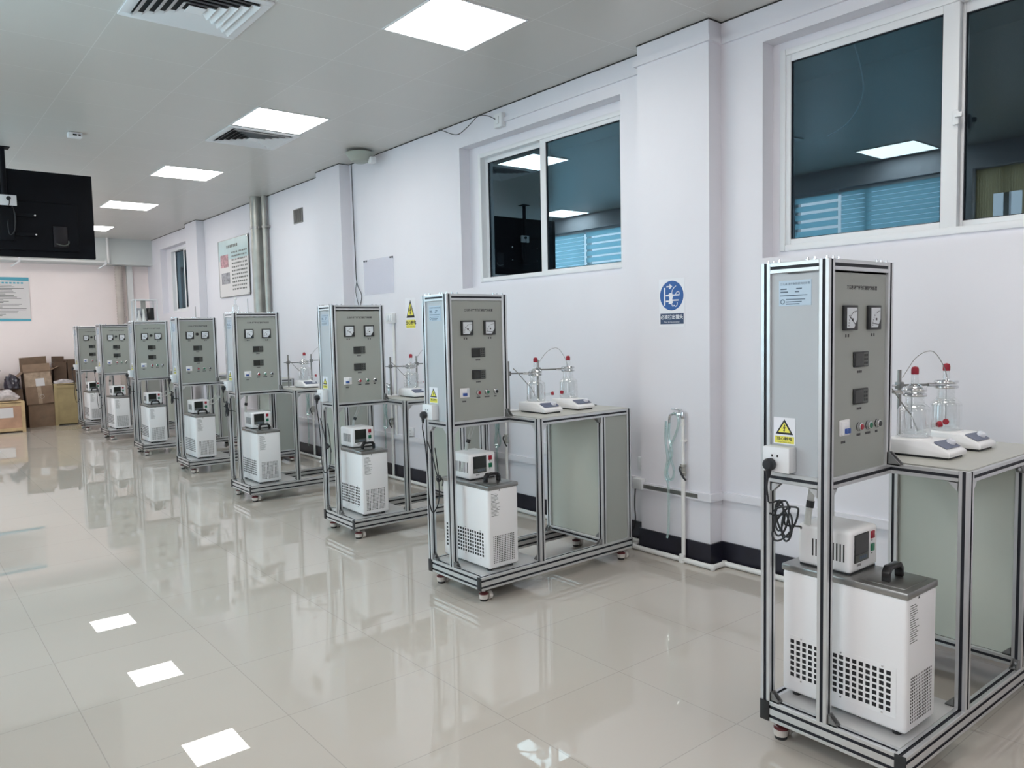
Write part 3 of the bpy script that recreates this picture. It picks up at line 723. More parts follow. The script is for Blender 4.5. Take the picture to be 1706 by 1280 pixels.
# ------------------------------------------------------------------ stirrers, jars, stands
def stirrer():
    r = empty('magnetic_stirrer')      # origin front-left bottom corner
    w, l, h, hf = .150, .240, .062, .026
    MB().prism([(0, .008), (0, hf), (.012, hf+.006), (.075, h), (l, h), (l, .008)], 'x', 0, w, 'white', bev=.006).build('housing', r)
    b = MB().box(.012, w-.012, .012, l-.012, 0, .010, 'cap'); b.build('base_pad', r, smooth=False)
    # sloped fascia
    ang = math.atan2(h-hf-.006, .063); X = Matrix.Translation((0, .015, hf+.0095)) @ Matrix.Rotation(ang, 4, 'X')
    MB().prism([(.020, .004), (w-.012, .004), (w-.010, .052), (.026, .056), (.014, .050)], 'z', 0, .0014, 'slate', T=X).build('fascia', r, smooth=False)
    MB().lathe([(0, .014), (.012, .014), (.015, .010), (.016, .0)], X @ Vector((w-.040, .030, .001)), 'knob', 22, axis=(X.to_3x3() @ Vector((0, 0, 1)))).build('speed_knob', r)
    MB().lathe([(0, .004), (.062, .004), (.064, 0)], (w/2, .160, h), 'white', 32).build('plate', r)
    return r
def jar():
    r = empty('glass_jar')             # origin centre of base
    R = .057
    MB().lathe([(0, .002), (R-.006, .002), (R, .008), (R, .100), (R-.003, .110), (R-.014, .120), (.034, .126), (.032, .135), (.032, .166), (.040, .170), (.040, .178), (.030, .178)], (0, 0, 0), 'jar', 40).build('outer_wall', r)
    MB().lathe([(0, .012), (.038, .012), (.040, .018), (.040, .100), (.032, .118)], (0, 0, 0), 'jar', 32).build('inner_wall', r)
    q = MB()
    for z, rr in ((.0035, R-.004), (.101, R), (.018, .040), (.128, .034)): q.lathe([(rr-.0008, z-.0012), (rr+.0012, z-.0012), (rr+.0012, z+.0012), (rr-.0008, z+.0012), (rr-.0008, z-.0012)], (0, 0, 0), 'jar', 36)
    q.build('glass_rim', r)
    MB().lathe([(0, .188), (.039, .188), (.039, .181), (.022, .196), (.014, .200), (.012, .240), (.0135, .242), (.0, .243)][1:], (0, 0, 0), 'jar', 28).build('lid', r)
    MB().lathe([(.0125, .236), (.0135, .240), (.0135, .254), (.011, .263), (.0, .267)], (0, 0, 0), 'dred', 20).build('top_cap', r)
    q = MB().tube([(R-.004, 0, .035), (R+.040, 0, .042)], .0075, 'jar', 12, 1); q.build('side_port', r)
    MB().lathe([(0, 0), (.0085, 0), (.0115, .006), (.0115, .016), (0, .018)], (R+.036, 0, .0415), 'dred', 16, axis=(1, 0, .15)).build('port_cap', r)
    MB().tube([(-.012, 0, .186), (-.012, .0, .08), (-.012, 0, .03)], .0022, 'chrome', 6, 1).build('dip_tube', r)
    return r
def stand(dx, dy, zc):
    """clamp stand; the arm runs from the rod to the jar neck at (dx,dy) away"""
    r = empty('clamp_stand')
    MB().box(-.07, .07, -.03, .06, 0, .008, 'pale' if False else 'whitep', .003).build('base', r)
    MB().cyl((0, 0, .006), (0, 0, .310), .0075, 'steel', 14).build('rod', r)
    v = Vector((dx, dy, 0)); L_ = v.length; u = v.normalized(); n = Vector((-u.y, u.x, 0))
    q = MB().box(-.013, .013, -.013, .013, zc-.014, zc+.014, 'brack', .003); q.cyl((0, 0, zc), tuple(-u*.035+Vector((0, 0, zc))), .004, 'chrome', 8); q.cyl(tuple(-u*.035+n*.012+Vector((0, 0, zc))), tuple(-u*.035-n*.012+Vector((0, 0, zc))), .004, 'chrome', 8)
    c = q.build('boss_head', r)
    q = MB().cyl((0, 0, zc), tuple(u*(L_-.045)+Vector((0, 0, zc))), .0048, 'brack', 10); q.cyl(tuple(u*(L_-.075)+Vector((0, 0, zc))), tuple(u*(L_-.042)+Vector((0, 0, zc))), .008, 'chrome', 10); q.build('arm', r)
    q = MB()
    for dz in (-.010, .010):
        pts = []
        for k in range(15):
            t = math.radians(-145+290*k/14); ax = -u
            p = v+(ax*math.cos(t)+n*math.sin(t))*.039+Vector((0, 0, zc+dz)); pts.append(tuple(p))
        q.tube(pts, .0062, 'chrome', 8, 1)
    q.build('clamp_jaw', r); return r
sA = (.592, .130); sB = (.866, .130); jA = (.667, .288); jB = (.941, .288); rA = (.560, .420); rB = (.785, .400)
st0 = stirrer(); j0 = jar(); zt = TT+.0035
stA = stand(jA[0]-rA[0], jA[1]-rA[1], .235); stB = stand(jB[0]-rB[0], jB[1]-rB[1], .248)
def probeA():
    r = empty('temperature_probe')
    MB().tube([(0, 0, 0), (-.03, .01, .03), (-.075, .025, .085), (-.105, .035, .115)], .0024, 'steel', 6, 4).build('lead', r)
    MB().cyl((.035, -.01, -.065), (0, 0, 0), .0028, 'chrome', 8).build('needle', r); return r
def probeB():
    r = empty('temperature_probe')
    MB().tube([(0, 0, 0), (-.012, .01, .045), (-.04, .03, .095), (-.07, .05, .100), (-.105, .075, .075), (-.14, .09, .03), (-.16, .10, .0)], .0016, 'steel', 6, 4).build('lead', r)
    MB().cyl((.006, -.004, -.035), (0, 0, 0), .0025, 'chrome', 8).build('needle', r); return r
pA, pB = probeA(), probeB(); use = set()
def take(o, key):
    if key in use: return copy_tree(o)
    use.add(key); return o
for i in range(4):
    for side, sp, jp, so_, rp, pr in (('left', sA, jA, stA, rA, pA), ('right', sB, jB, stB, rB, pB)):
        o = take(st0, 's'); o.location = at(i, sp[0], sp[1], zt); o.rotation_euler = (0, 0, RK[i][2])
        tag(o, side+' white magnetic stirrer on the bench of '+WHO[i], 'magnetic stirrer', 'magnetic stirrers on the rack benches')
        o = take(j0, 'j'); o.location = at(i, jp[0], jp[1], zt+.066); o.rotation_euler = (0, 0, RK[i][2]+(-.55 if side == 'left' else -2.75))
        tag(o, side+' red-capped glass jar on the stirrers of '+WHO[i], 'glass jar', 'jacketed glass jars on the stirrers')
        o = take(so_, side); o.location = at(i, rp[0], rp[1], zt); o.rotation_euler = (0, 0, RK[i][2])
        tag(o, 'steel clamp stand gripping the '+side+' jar on '+WHO[i], 'clamp stand', 'clamp stands behind the stirrers')
        o = take(pr, 'p'+side); p = at(i, jp[0]-(.052 if side == 'left' else .020), jp[1]-.01, zt+.066+(.09 if side == 'left' else .215)); o.location = p; o.rotation_euler = (0, 0, RK[i][2])
        tag(o, 'thin probe lead at the '+side+' jar on '+WHO[i], 'probe', 'probe leads at the glass jars')
# flat plate at the back right of rack two bench
mb = MB(); mb.prism([(0, 0), (.10, -.04), (.13, .02), (.02, .06)], 'z', 0, .006, 'brack'); o = mb.build('metal_plate'); o.location = at(1, 1.065, .30, zt); tag(o, 'flat grey metal plate at the wall end of the bench beside the blue sign pillar', 'metal plate')

# ------------------------------------------------------------------ things standing on the tower tops
def clear_jar(i, x, y, label):
    r = empty('glass_bottle', at(i, x, y, T_)); MB().lathe([(0, .001), (.028, .001), (.03, .006), (.03, .055), (.012, .075), (.010, .115), (.013, .118)], (0, 0, 0), 'jar', 24).build('body', r)
    MB().lathe([(0, .14), (.012, .138), (.012, .118)], (0, 0, 0), 'pvc', 16).build('stopper', r); tag(r, label, 'glass bottle'); return r
clear_jar(3, .05, .32, 'small clear glass bottle on top of the fourth rack from the right')
def small_stand(i, x, y, hgt, label, disc=.035):
    r = empty('rod_stand', at(i, x, y, T_)); MB().cyl((0, 0, 0), (0, 0, .008), disc, 'chrome', 20).build('base', r); MB().cyl((0, 0, .006), (0, 0, hgt), .0035, 'steel', 10).build('rod', r)
    tag(r, label, 'rod stand', 'small rod stands on the tower tops'); return r
small_stand(3, .19, .40, .13, 'thin upright rod stand on top of the fourth rack from the right'); small_stand(4, .25, .40, .13, 'rod stand with round base on top of the fifth rack from the right', .05)
small_stand(6, .41, .40, .12, 'thin rod stand on top of the seventh rack from the right')
r = empty('display_cabinet', at(5, .05, .27, T_)); tag(r, 'small white open cabinet with grey column on top of the sixth rack from the right', 'cabinet')
MB().box(0, .27, 0, .20, 0, .008, 'whitep').build('base_board', r, smooth=False); MB().box(0, .27, 0, .20, .265, .280, 'whitep', .002).build('top_board', r)
for x in (0, .255):
    for y in (0, .185): MB().box(x, x+.015, y, y+.015, .008, .265, 'whitep').build('corner_post', r, smooth=False)
MB().box(.095, .145, .08, .12, .10, .265, 'pipe').box(.03, .17, .10, .13, .008, .17, 'greyp').build('grey_column', r, smooth=False); MB().box(.16, .235, .05, .13, .02, .175, 'black', .003).build('black_box', r)
MB().lathe([(0, .008), (.03, .008), (.012, .09), (.010, .14), (0, .14)], (.055, .05, 0), 'pvc', 18).build('white_flask', r); MB().lathe([(0, .008), (.026, .008), (.012, .10), (.010, .16), (0, .16)], (.105, .045, 0), 'pvc', 18).build('white_flask', r)

# ------------------------------------------------------------------ wall fittings on the right wall
def wm(x, y, z): return on_x(x, y, z)
# blue instruction sign on the pillar
sg = empty('instruction_sign', (PP, 3.107, 1.615)); tag(sg, 'blue and white unplug instruction sign on the pillar', 'sign')
I = on_x(0, 0, 0); X = Matrix.Translation((-.0005, 0, 0)) @ on_x(0, 0, 0)
MB().box(-.100, .100, -.150, .150, 0, .0012, 'paper', T=X).build('sheet', sg, smooth=False)
q = MB().lathe([(0, .0017), (.092, .0017), (.092, .0012)], (0, 0, 0), 'sblue', 40, T=X @ Matrix.Translation((0, .045, 0))); disc = q.build('blue_disc', sg, smooth=False)
q = MB(); C = X @ Matrix.Translation((0, .045, .0019))
q.box(-.060, -.050, -.062, .050, 0, .0004, 'paper', T=C); q.box(-.040, -.008, .052, .060, 0, .0004, 'paper', T=C); q.prism([(-.014, .040), (.006, .056), (-.014, .072), (-.020, .066), (-.008, .056), (-.020, .046)], 'z', 0, .0004, 'paper', T=C)
q.box(-.045, -.022, -.004, .006, 0, .0004, 'paper', T=C); q.box(-.045, -.022, -.040, -.030, 0, .0004, 'paper', T=C)
q.prism([(-.024, -.050), (-.004, -.054), (.010, -.044), (.006, -.022), (.012, -.002), (.004, .016), (-.014, .016), (-.026, .006), (-.016, -.016)], 'z', 0, .0004, 'paper', T=C)
q.box(.006, .060, -.002, .006, 0, .0004, 'paper', T=C); q.box(.006, .055, -.034, -.026, 0, .0004, 'paper', T=C)
q.tube([(.0, .012, .0), (.008, .034, .0), (.022, .050, 0), (.036, .058, 0)], .0028, 'paper', 6, 4, T=C); q.tube([(.030, .004, 0), (.040, .018, 0), (.054, .022, 0), (.060, .012, 0), (.058, .002, 0)], .0028, 'paper', 6, 4, T=C)
q.tube([(.0, -.048, 0), (.008, -.066, 0), (.020, -.062, 0), (.030, -.068, 0), (.042, -.060, 0), (.044, -.042, 0)], .0026, 'paper', 6, 4, T=C); q.build('unplug_symbol', disc)
q = MB().box(-.090, .092, -.132, -.066, .0012, .0018, 'snavy', T=X); q.text('必须拔出插头', .030, 'paper', X @ Matrix.Translation((0, -.090, .0021)), squeeze=.98, bold=.0005); q.text('Must be disconnected', .0135, 'paper', X @ Matrix.Translation((0, -.119, .0021))); q.build('wording', sg, smooth=False)
# wall warning sign
wsn = empty('warning_sign', (W, 6.365, 1.645)); tag(wsn, 'yellow electric shock warning sign on the wall between the second and third racks', 'sign')
sticker('sheet', wsn, Matrix.Translation((-.0008, 0, 0)) @ on_x(0, 0, 0), .185, .30)
# framed notice with two photos
r = empty('notice_board', (W, 11.03, 2.44)); tag(r, 'pale notice board with two photos and lines of text, left of the grey pipes', 'notice board')
X = Matrix.Translation((-.012, 0, 0)) @ on_x(0, 0, 0)
MB().box(-.60, .60, -.41, .41, 0, .004, 'posterg', T=X).box(-.60, .60, .12, .41, .004, .0045, 'pale', T=X).build('sheet', r, smooth=False)
q = MB()
for c in ((-.60, -.592, -.41, .41), (.592, .60, -.41, .41), (-.6, .6, .402, .41), (-.6, .6, -.41, -.402)): q.box(c[0], c[1], c[2], c[3], .0, .008, 'steel', T=X)
q.build('edge_frame', r, smooth=False)
MB().box(-.52, -.20, .02, .20, .0045, .006, 'pinkp', T=X).build('photo_print', r, smooth=False); MB().box(-.50, -.16, -.22, -.06, .0045, .006, 'greyp', T=X).build('photo_print', r, smooth=False)
q = MB(); random.seed(5)
for k in range(11):
    z = .21-k*.052; u = -.06
    while u < .50:
        l = random.uniform(.03, .07); q.box(u, u+l, z-.011, z+.011, .0046, .0052, 'disp2', T=X); u += l+random.uniform(.01, .03)
u = -.25
while u < .2: q.box(u, u+.045, .285, .325, .0046, .0052, 'disp2', T=X); u += .065
q.build('printed_lines', r, smooth=False)
q = MB()
for u in (-.575, .575):
    for z in (-.385, .385): q.cyl(X @ Vector((u, z, .004)), X @ Vector((u, z, .016)), .010, 'chrome', 10)
q.build('stand_off_screw', r)
# clear document pocket
r = empty('document_pocket', (W, 6.945, 2.045)); tag(r, 'clear plastic document pocket on the wall above the third rack', 'document pocket')
X = Matrix.Translation((-.006, 0, 0)) @ on_x(0, 0, 0); MB().box(-.30, .30, -.185, .175, 0, .003, 'pocket', T=X).build('sleeve', r, smooth=False)
q = MB()
for u in (-.285, -.24, .245, .285): q.cyl(X @ Vector((u, .165, 0)), X @ Vector((u, .165, .008)), .009, 'cap', 10)
q.build('fixing_stud', r)
# wall louvre
r = empty('wall_grille', (W, 8.815, 2.88)); tag(r, 'small grey louvred grille high on the wall beside the far pillar', 'grille'); X = Matrix.Translation((-.001, 0, 0)) @ on_x(0, 0, 0)
MB().box(-.125, .125, -.085, .085, 0, .004, 'hole', T=X).build('backing', r, smooth=False); q = MB()
for c in ((-.125, -.115, -.085, .085), (.115, .125, -.085, .085), (-.115, .115, .077, .085), (-.115, .115, -.085, -.077)): q.box(c[0], c[1], c[2], c[3], .004, .010, 'brack', T=X)
for k in range(9): q.box(-.10+k*.025, -.092+k*.025, -.078, .078, .004, .009, 'brack', T=X)
q.build('slats', r, smooth=False)
# alarm box with wire
r = empty('junction_box', (W, 4.905, 3.135)); tag(r, 'small white junction box with a loose wire under the ceiling, left of the second window', 'junction box')
MB().box(-.045, 0, -.05, .05, -.055, .055, 'whitep', .006).build('housing', r); MB().box(-.052, -.045, -.02, .02, -.03, .03, 'whitep', .003).build('cover', r)
MB().tube([(-.048, .0, .0), (-.05, .12, .06), (-.05, .25, .085), (-.05, .40, .03), (-.05, .55, -.0), (-.04, .75, .07), (-.03, .85, .11)], .0035, 'cable', 6, 5).build('wire', r)
# cone fixture at pillar two
r = empty('horn_speaker', (3.73, 6.86, 3.17)); tag(r, 'grey-green cone-shaped horn hanging under the ceiling at the far pillar', 'horn speaker')
MB().lathe([(0, .055), (.135, .055), (.142, .05), (.135, .038), (.085, -.03), (.045, -.045), (0, -.045)], (0, 0, 0), 'horn', 32).build('horn', r); MB().box(.05, .11, -.12, -.06, -.055, .01, 'whitep', .006).build('driver', r)
MB().tube([(.08, .0, .0), (.10, .0, .05), (.13, 0, .075)], .008, 'horn', 8, 3).build('bracket', r)
# thin cable down beside pillar two
mb = MB(); mb.tube([(W-.008, 7.44, 3.24), (W-.008, 7.43, 2.7), (W-.008, 7.42, 2.25), (W-.012, 7.40, 2.0), (W-.012, 7.30, 1.86), (W-.012, 7.36, 1.70), (W-.012, 7.34, 1.45)], .004, 'cable', 6, 4)
mb.tube([(W-.012, 7.40, 2.02), (W-.012, 7.43, 1.9), (W-.012, 7.36, 1.72)], .003, 'cable', 6, 4); tag(mb.build('cable'), 'thin dark cable hanging down beside the second pillar', 'cable')
# galvanised pipes
for y, rr, lab in ((9.905, .075, 'thick galvanised grey pipe running from the ceiling behind the fourth rack'), (9.735, .032, 'thin galvanised pipe right of the thick grey pipe')):
    r = empty('wall_pipe', (W-rr-.02, y, 0)); tag(r, lab, 'pipe', 'grey pipes on the wall'); MB().cyl((0, 0, 0), (0, 0, H), rr, 'pipe', 24).build('pipe', r)
    q = MB().cyl((0, 0, 2.84), (0, 0, 2.87), rr+.008, 'steel', 24); q.box(-.01, rr+.02, -rr-.03, -rr, 2.84, 2.87, 'steel'); q.build('clamp', r)
# switch box with conduit
r = empty('switch_box', (W, 6.70, 1.61)); tag(r, 'grey-white switch box with conduit below it, right of the third rack', 'switch box')
MB().box(-.05, 0, -.065, .065, -.05, .05, 'whitep', .005).build('housing', r); MB().box(-.056, -.05, -.045, -.005, -.03, .03, 'dial', .002).box(-.056, -.05, .005, .045, -.03, .03, 'dial', .002).build('rocker', r)
MB().cyl((-.014, -.03, -.05), (-.014, -.03, -1.16), .013, 'pvc', 14).build('conduit', r)
# sockets on the trunking
def socket(x, y, z, lab, dark=False):
    r = empty('wall_socket', (x, y, z)); tag(r, lab, 'wall socket', 'wall sockets above the trunking'); X = on_x(0, 0, 0)
    MB().box(-.043, .043, -.043, .043, 0, .03, 'whitep', .005, T=X).build('plate', r)
    q = MB().box(-.010, -.006, .008, .018, .0302, .0308, 'hole', T=X).box(.006, .010, .008, .018, .0302, .0308, 'hole', T=X).box(-.011, -.007, -.022, -.012, .0302, .0308, 'hole', T=X).box(.007, .011, -.022, -.012, .0302, .0308, 'hole', T=X)
    q.build('socket_hole', r, smooth=False); return r
socket(W, 3.44, .55, 'white wall socket at the left foot of the blue sign pillar'); socket(W, 4.475, .545, 'white wall socket seen through the bench of the second rack'); socket(W, 6.40, .50, 'white wall socket seen behind the third rack')
r = empty('trunking_box', (PP-.001, 3.37, .44)); tag(r, 'white box at the open end of the wall trunking on the pillar', 'junction box'); MB().box(-.04, 0, -.035, .04, -.035, .035, 'whitep', .004).build('housing', r)
MB().tube([(-.01, .045, -.03), (-.012, .05, -.15), (-.012, .045, -.26), (-.012, .075, -.33)], .0045, 'cable', 6, 4).build('cable', r)
# water supply line on the floor with four risers, taps and hoses
pr_ = .013
def tapset(x, y, lab, n):
    r = empty('water_riser', (x, y, 0)); tag(r, 'white riser pipe with lever valve at '+lab, 'water pipe', 'white riser pipes on the wall')
    px = -.030
    MB().cyl((px, 0, .02), (px, 0, .56), pr_, 'pvc', 14).cyl((px, 0, .60), (px, 0, .90), .010, 'pvc', 14).build('pipe', r)
    v = MB().lathe([(0, .545), (.019, .545), (.019, .565), (.014, .57), (.014, .595), (.019, .60), (.019, .615), (0, .615)], (px, 0, 0), 'pipe', 14).build('valve', r)
    MB().tube([(px-.012, .012, .60), (px-.03, .004, .585), (px-.035, -.025, .545), (px-.035, -.048, .525)], .006, 'cable', 8, 3).build('lever', v)
    MB().cyl((px, 0, .76), (0, 0, .76), .010, 'pvc', 10).cyl((px, 0, .755), (px, 0, .768), .015, 'pvc', 12).cyl((px, 0, .855), (px, 0, .868), .014, 'pvc', 12).build('pipe_clip', r)
    t = empty('water_tap', (x, y, .90)); tag(t, 'chrome water tap on the wall at '+lab, 'tap', 'wall taps with hoses')
    MB().lathe([(0, .0), (.014, .0), (.016, .02), (.012, .04), (0, .045)], (px, 0, 0), 'chrome', 14).tube([(px, 0, .022), (px-.01, .045, .026), (px-.012, .085, .018), (px-.012, .095, -.01), (px-.012, .095, -.035)], .008, 'chrome', 10, 4).build('spout', t)
    MB().cyl((px, .03, .025), (px, .03, .052), .005, 'chrome', 8).box(px-.008, px+.008, .012, .085, .050, .058, 'chrome', .003).build('handle', t)
    q = MB(); hx = px-.014
    q.tube([(hx, .095, -.03), (hx, .100, -.12), (hx, .075, -.22), (hx, .115, -.33), (hx, .10, -.39), (hx, .070, -.38), (hx, .062, -.32), (hx, .095, -.21), (hx, .045, -.10), (hx, .022, -.02), (hx, .045, .03), (hx, .075, .02)], .0078, 'hose', 8, 5)
    q.tube([(hx-.012, .110, -.02), (hx-.012, .115, -.14), (hx-.012, .10, -.26), (hx-.012, .12, -.36), (hx-.012, .098, -.42), (hx-.01, .095, -.55), (hx-.01, .10, -.70), (hx-.01, .110, -.765)], .0078, 'hose', 8, 5)
    o = q.build('rubber_hose', None); o.location = (x, y, .90); tag(o, 'pale teal hose looped over the tap at '+lab, 'hose', 'teal hoses hanging from the taps')
tapset(PP, 3.003, 'the blue sign pillar', 0); tapset(W, 4.90, 'the wall behind the second rack', 1); tapset(W, 6.73, 'the wall behind the third rack', 2); tapset(W, 8.56, 'the wall behind the fourth rack', 3)
x1, x2 = W-.045, PP-.045
mb = MB(); P = [(x1, -2.4, .018), (x1, 2.775, .018), (x2, 2.775, .018), (x2, 3.425, .018), (x1, 3.425, .018), (x1, 7.45, .018), (x2, 7.45, .018), (x2, 8.11, .018), (x1, 8.11, .018), (x1, 12.23, .018), (x2, 12.23, .018), (x2, 12.87, .018), (x1, 12.87, .018), (x1, 15.5, .018)]
for p, q_ in zip(P, P[1:]): mb.cyl(p, q_, pr_+.003, 'pvc', 14)
r = empty('supply_pipe', (0, 0, 0)); tag(r, 'white water pipe lying along the foot of the right wall', 'water pipe'); mb.build('pipe', r)
for q_ in P[1:-1]: MB().lathe([(0, -.018), (.014, -.017), (.019, -.006), (.019, .006), (.014, .017), (0, .018)], q_, 'pvc', 12).build('elbow', r)
for xx, yy in ((x2, 3.003),): MB().cyl((xx, yy, .0), (xx, yy, .05), .02, 'pvc', 14).build('tee', r)

# ------------------------------------------------------------------ television hung from the ceiling (seen from the back)
r = empty('television', (.96, 8.62, H)); tag(r, 'large black television seen from behind, hanging from the ceiling at the left edge', 'television')
zt_, zb_ = 3.072-H, 2.258-H
MB().box(-.745, .745, 0, .035, zb_, zt_, 'tvb', .006).box(-.60, .60, -.03, 0, zb_+.06, zb_+.52, 'tvb', .012).build('back_cover', r)
q = MB()
for c in ((-.745, -.735, zb_, zt_), (.735, .745, zb_, zt_), (-.735, .735, zt_-.012, zt_), (-.735, .735, zb_, zb_+.012)): q.box(c[0], c[1], .035, .048, c[2], c[3], 'tvr', .002)
q.build('rim', r); MB().box(-.73, .73, .035, .040, zb_+.015, zt_-.015, 'black').build('screen', r, smooth=False)
MB().box(.38, .50, -.045, -.03, zb_+.10, zb_+.30, 'tvr', .006).build('connector_panel', r)
MB().cyl((0, -.06, -.005), (0, -.06, -.62), .025, 'tvb', 16).box(-.06, .06, -.12, 0, -.008, 0, 'tvb').build('ceiling_pole', r)
MB().box(-.25, .25, -.055, -.035, -.62, -.59, 'tvb').box(-.25, .25, -.055, -.035, -.80, -.77, 'tvb').box(-.06, .06, -.09, -.04, -.85, -.55, 'tvb', .004).build('mount_bracket', r)
for x, z in ((.235, -.605), (.235, -.785), (-.235, -.605), (-.235, -.785)): MB().cyl((x, -.062, z), (x, -.055, z), .008, 'chrome', 10).build('bolt', r)
MB().tube([(.05, -.08, -.53), (.07, -.085, -.62), (.06, -.085, -.76), (.02, -.085, -.80), (.01, -.085, -.70), (.03, -.08, -.60)], .007, 'cable', 8, 4).tube([(.40, -.05, -.86), (.46, -.055, -.875), (.50, -.055, -.86), (.505, -.05, -.83)], .006, 'disp2', 8, 4).build('cable', r)
r = empty('power_strip', (1.0, 8.53, 2.765)); tag(r, 'white power socket fixed to the television pole, with a black plug', 'power socket')
MB().box(-.09, .05, -.012, .012, -.048, .048, 'whitep', .004).build('plate', r); MB().cyl((-.015, -.012, .015), (-.015, -.035, .015), .018, 'cable', 14).tube([(-.015, -.03, .01), (-.01, -.035, -.02), (-.02, -.03, -.06)], .004, 'cable', 6, 3).build('plug', r)

# ------------------------------------------------------------------ far end: poster, pipe brackets, duct, cartons and crates
r = empty('wall_poster', (1.15, Y1, 2.17)); tag(r, 'white text poster with cyan header and footer bands on the far wall', 'poster'); X = Matrix.Translation((0, -.006, 0)) @ on_y(0, 0, 0)
MB().box(-.87, .87, -.37, .375, 0, .004, 'posterg', T=X).build('sheet', r, smooth=False)
q = MB().prism([(-.87, .30), (-.2, .34), (.3, .325), (.87, .31), (.87, .375), (-.87, .375)], 'z', .004, .0046, 'cyan', T=X).prism([(-.87, -.37), (.87, -.37), (.87, -.335), (.2, -.32), (-.4, -.335), (-.87, -.31)], 'z', .004, .0046, 'cyan', T=X); q.build('colour_band', r, smooth=False)
q = MB(); random.seed(11); u = .2
while u < .80: q.box(u, u+.035, .265, .292, .0046, .005, 'cyan', T=X); u += .055
for k in range(22):
    z = .235-k*.0245; q.box(-.8, random.uniform(.45, .82), z-.004, z+.004, .0046, .005, 'disp2', T=X)
q.build('printed_lines', r, smooth=False)
r = empty('pipe_run', (0, 15.20, 2.82)); tag(r, 'white pipe with bent brackets running along the foot of the far beam', 'pipe'); MB().cyl((XL, 0, 0), (3.15, 0, 0), .02, 'pvc', 14).build('pipe', r)
for x in (1.45, 1.85, 3.15):
    MB().box(x-.015, x+.015, -.03, .05, -.05, .03, 'whitep').cyl((x, -.02, -.04), (x-.12, -.02, -.12), .014, 'whitep', 10).build('bracket', r)
mb = MB(); mb.cyl((3.20, 15.2, 2.80), (3.20, 15.2, H), .022, 'pvc', 14); tag(mb.build('drop_pipe'), 'white vertical pipe rising over the far beam to the ceiling', 'pipe')
mb = MB(); prof = []
for k in range(110): prof.append((.066 if k % 2 else .060, k*.0255))
mb.lathe([(0, 0)]+prof+[(0, prof[-1][1])], (3.42, 15.50, 0), 'bandg', 20); tag(mb.build('flexible_duct'), 'beige ribbed flexible duct standing against the far wall below the beam', 'duct')
mb = MB(); mb.box(3.56, 3.66, 15.52, Y1, 0, 2.79, 'pvc', .004); tag(mb.build('pipe_casing'), 'white vertical pipe casing right of the ribbed duct', 'pipe casing')

def carton(name, loc, w, dp, h, mat, label, flaps=(), rz=0, lean=0, extra=None, group='cardboard boxes by the far wall'):
    r = empty(name, loc, rz); r.rotation_euler = (0, lean, rz); tag(r, label, 'carton', group)
    q = MB(); t = .006
    q.box(-w/2, w/2, 0, t, 0, h, mat); q.box(-w/2, w/2, dp-t, dp, 0, h, mat); q.box(-w/2, -w/2+t, t, dp-t, 0, h, mat); q.box(w/2-t, w/2, t, dp-t, 0, h, mat); q.box(-w/2+t, w/2-t, t, dp-t, 0, t, mat)
    q.build('body', r, smooth=False)
    for (side, ang, ln) in flaps:
        q = MB()
        if side in 'lr':
            X = Matrix.Translation((-w/2 if side == 'l' else w/2, 0, h)) @ Matrix.Rotation(-ang if side == 'l' else ang, 4, 'Y')
            q.box(-.002, .002, 0, dp, 0, ln, mat, T=X)
        else:
            X = Matrix.Translation((0, 0 if side == 'f' else dp, h)) @ Matrix.Rotation(ang if side == 'f' else -ang, 4, 'X')
            q.box(-w/2, w/2, -.002, .002, 0, ln, mat, T=X)
        q.build('flap', r, smooth=False)
    if not flaps:
        q = MB().box(-w/2, w/2, 0, dp, h, h+.003, mat).build('flap', r, smooth=False)
    if extra: extra(r, w, dp, h)
    return r
carton('cardboard_box', (2.05, 15.12, 0), .42, .36, .39, 'card', 'plain brown carton on the floor under the taped carton', rz=.03)
def taped(r, w, dp, h):
    q = MB().box(-w/2+.01, w/2-.01, -.002, -.0003, h-.25, h-.02, 'tape'); q.box(-.03, .03, -.0022, -.0004, 0, h-.25, 'tape'); q.build('packing_tape', r, smooth=False)
    MB().box(-.04, .09, -.004, -.002, h-.25, h-.12, 'posterg').build('paper_label', r, smooth=False)
    q = MB().lathe([(.03, 0), (.034, .001)], (0, 0, 0), 'posterg', 12, T=Matrix.Translation((.03, -.003, .12)) @ Matrix.Rotation(PI/2, 4, 'X')); q.build('stamp_mark', r)
carton('cardboard_box', (2.02, 15.10, .394), .40, .36, .55, 'card', 'tall open carton with shiny tape and white label, topmost with spread flaps', flaps=(('l', 2.3, .20), ('r', 1.15, .14), ('b', -.15, .24), ('f', -.5, .14)), lean=-.05, extra=taped)
carton('cardboard_box', (2.345, 15.20, .717), .19, .30, .36, 'card2', 'dark brown carton standing on the plywood crate, left one', flaps=(('b', .0, .10),), rz=-.04, lean=.02)
carton('cardboard_box', (2.545, 15.20, .717), .16, .30, .40, 'card2', 'dark brown carton standing on the plywood crate next to the farthest rack', rz=.05)
def crate(loc, w, dp, h, m1, m2, label, rz=0):
    r = empty('wooden_crate', loc, rz); tag(r, label, 'wooden crate', 'wooden crates by the far wall'); t = .05
    MB().box(-w/2+.012, w/2-.012, .012, dp-.012, .03, h-.02, m2).build('side_board', r, smooth=False)
    for x in (-w/2, w/2-t):
        for y in (0, dp-.02): MB().box(x, x+t, y, y+.02, 0, h, m1).build('batten', r, smooth=False)
    for z in (.02, h-t-.01):
        for y in (.002, dp-.018): MB().box(-w/2+t, w/2-t, y, y+.016, z, z+t, m1).build('batten', r, smooth=False)
    q = MB()
    for k in range(4): y0 = k*dp/4; q.box(-w/2, w/2, y0+.003, y0+dp/4-.003, h, h+.015, m1)
    q.build('lid_board', r, smooth=False); return r
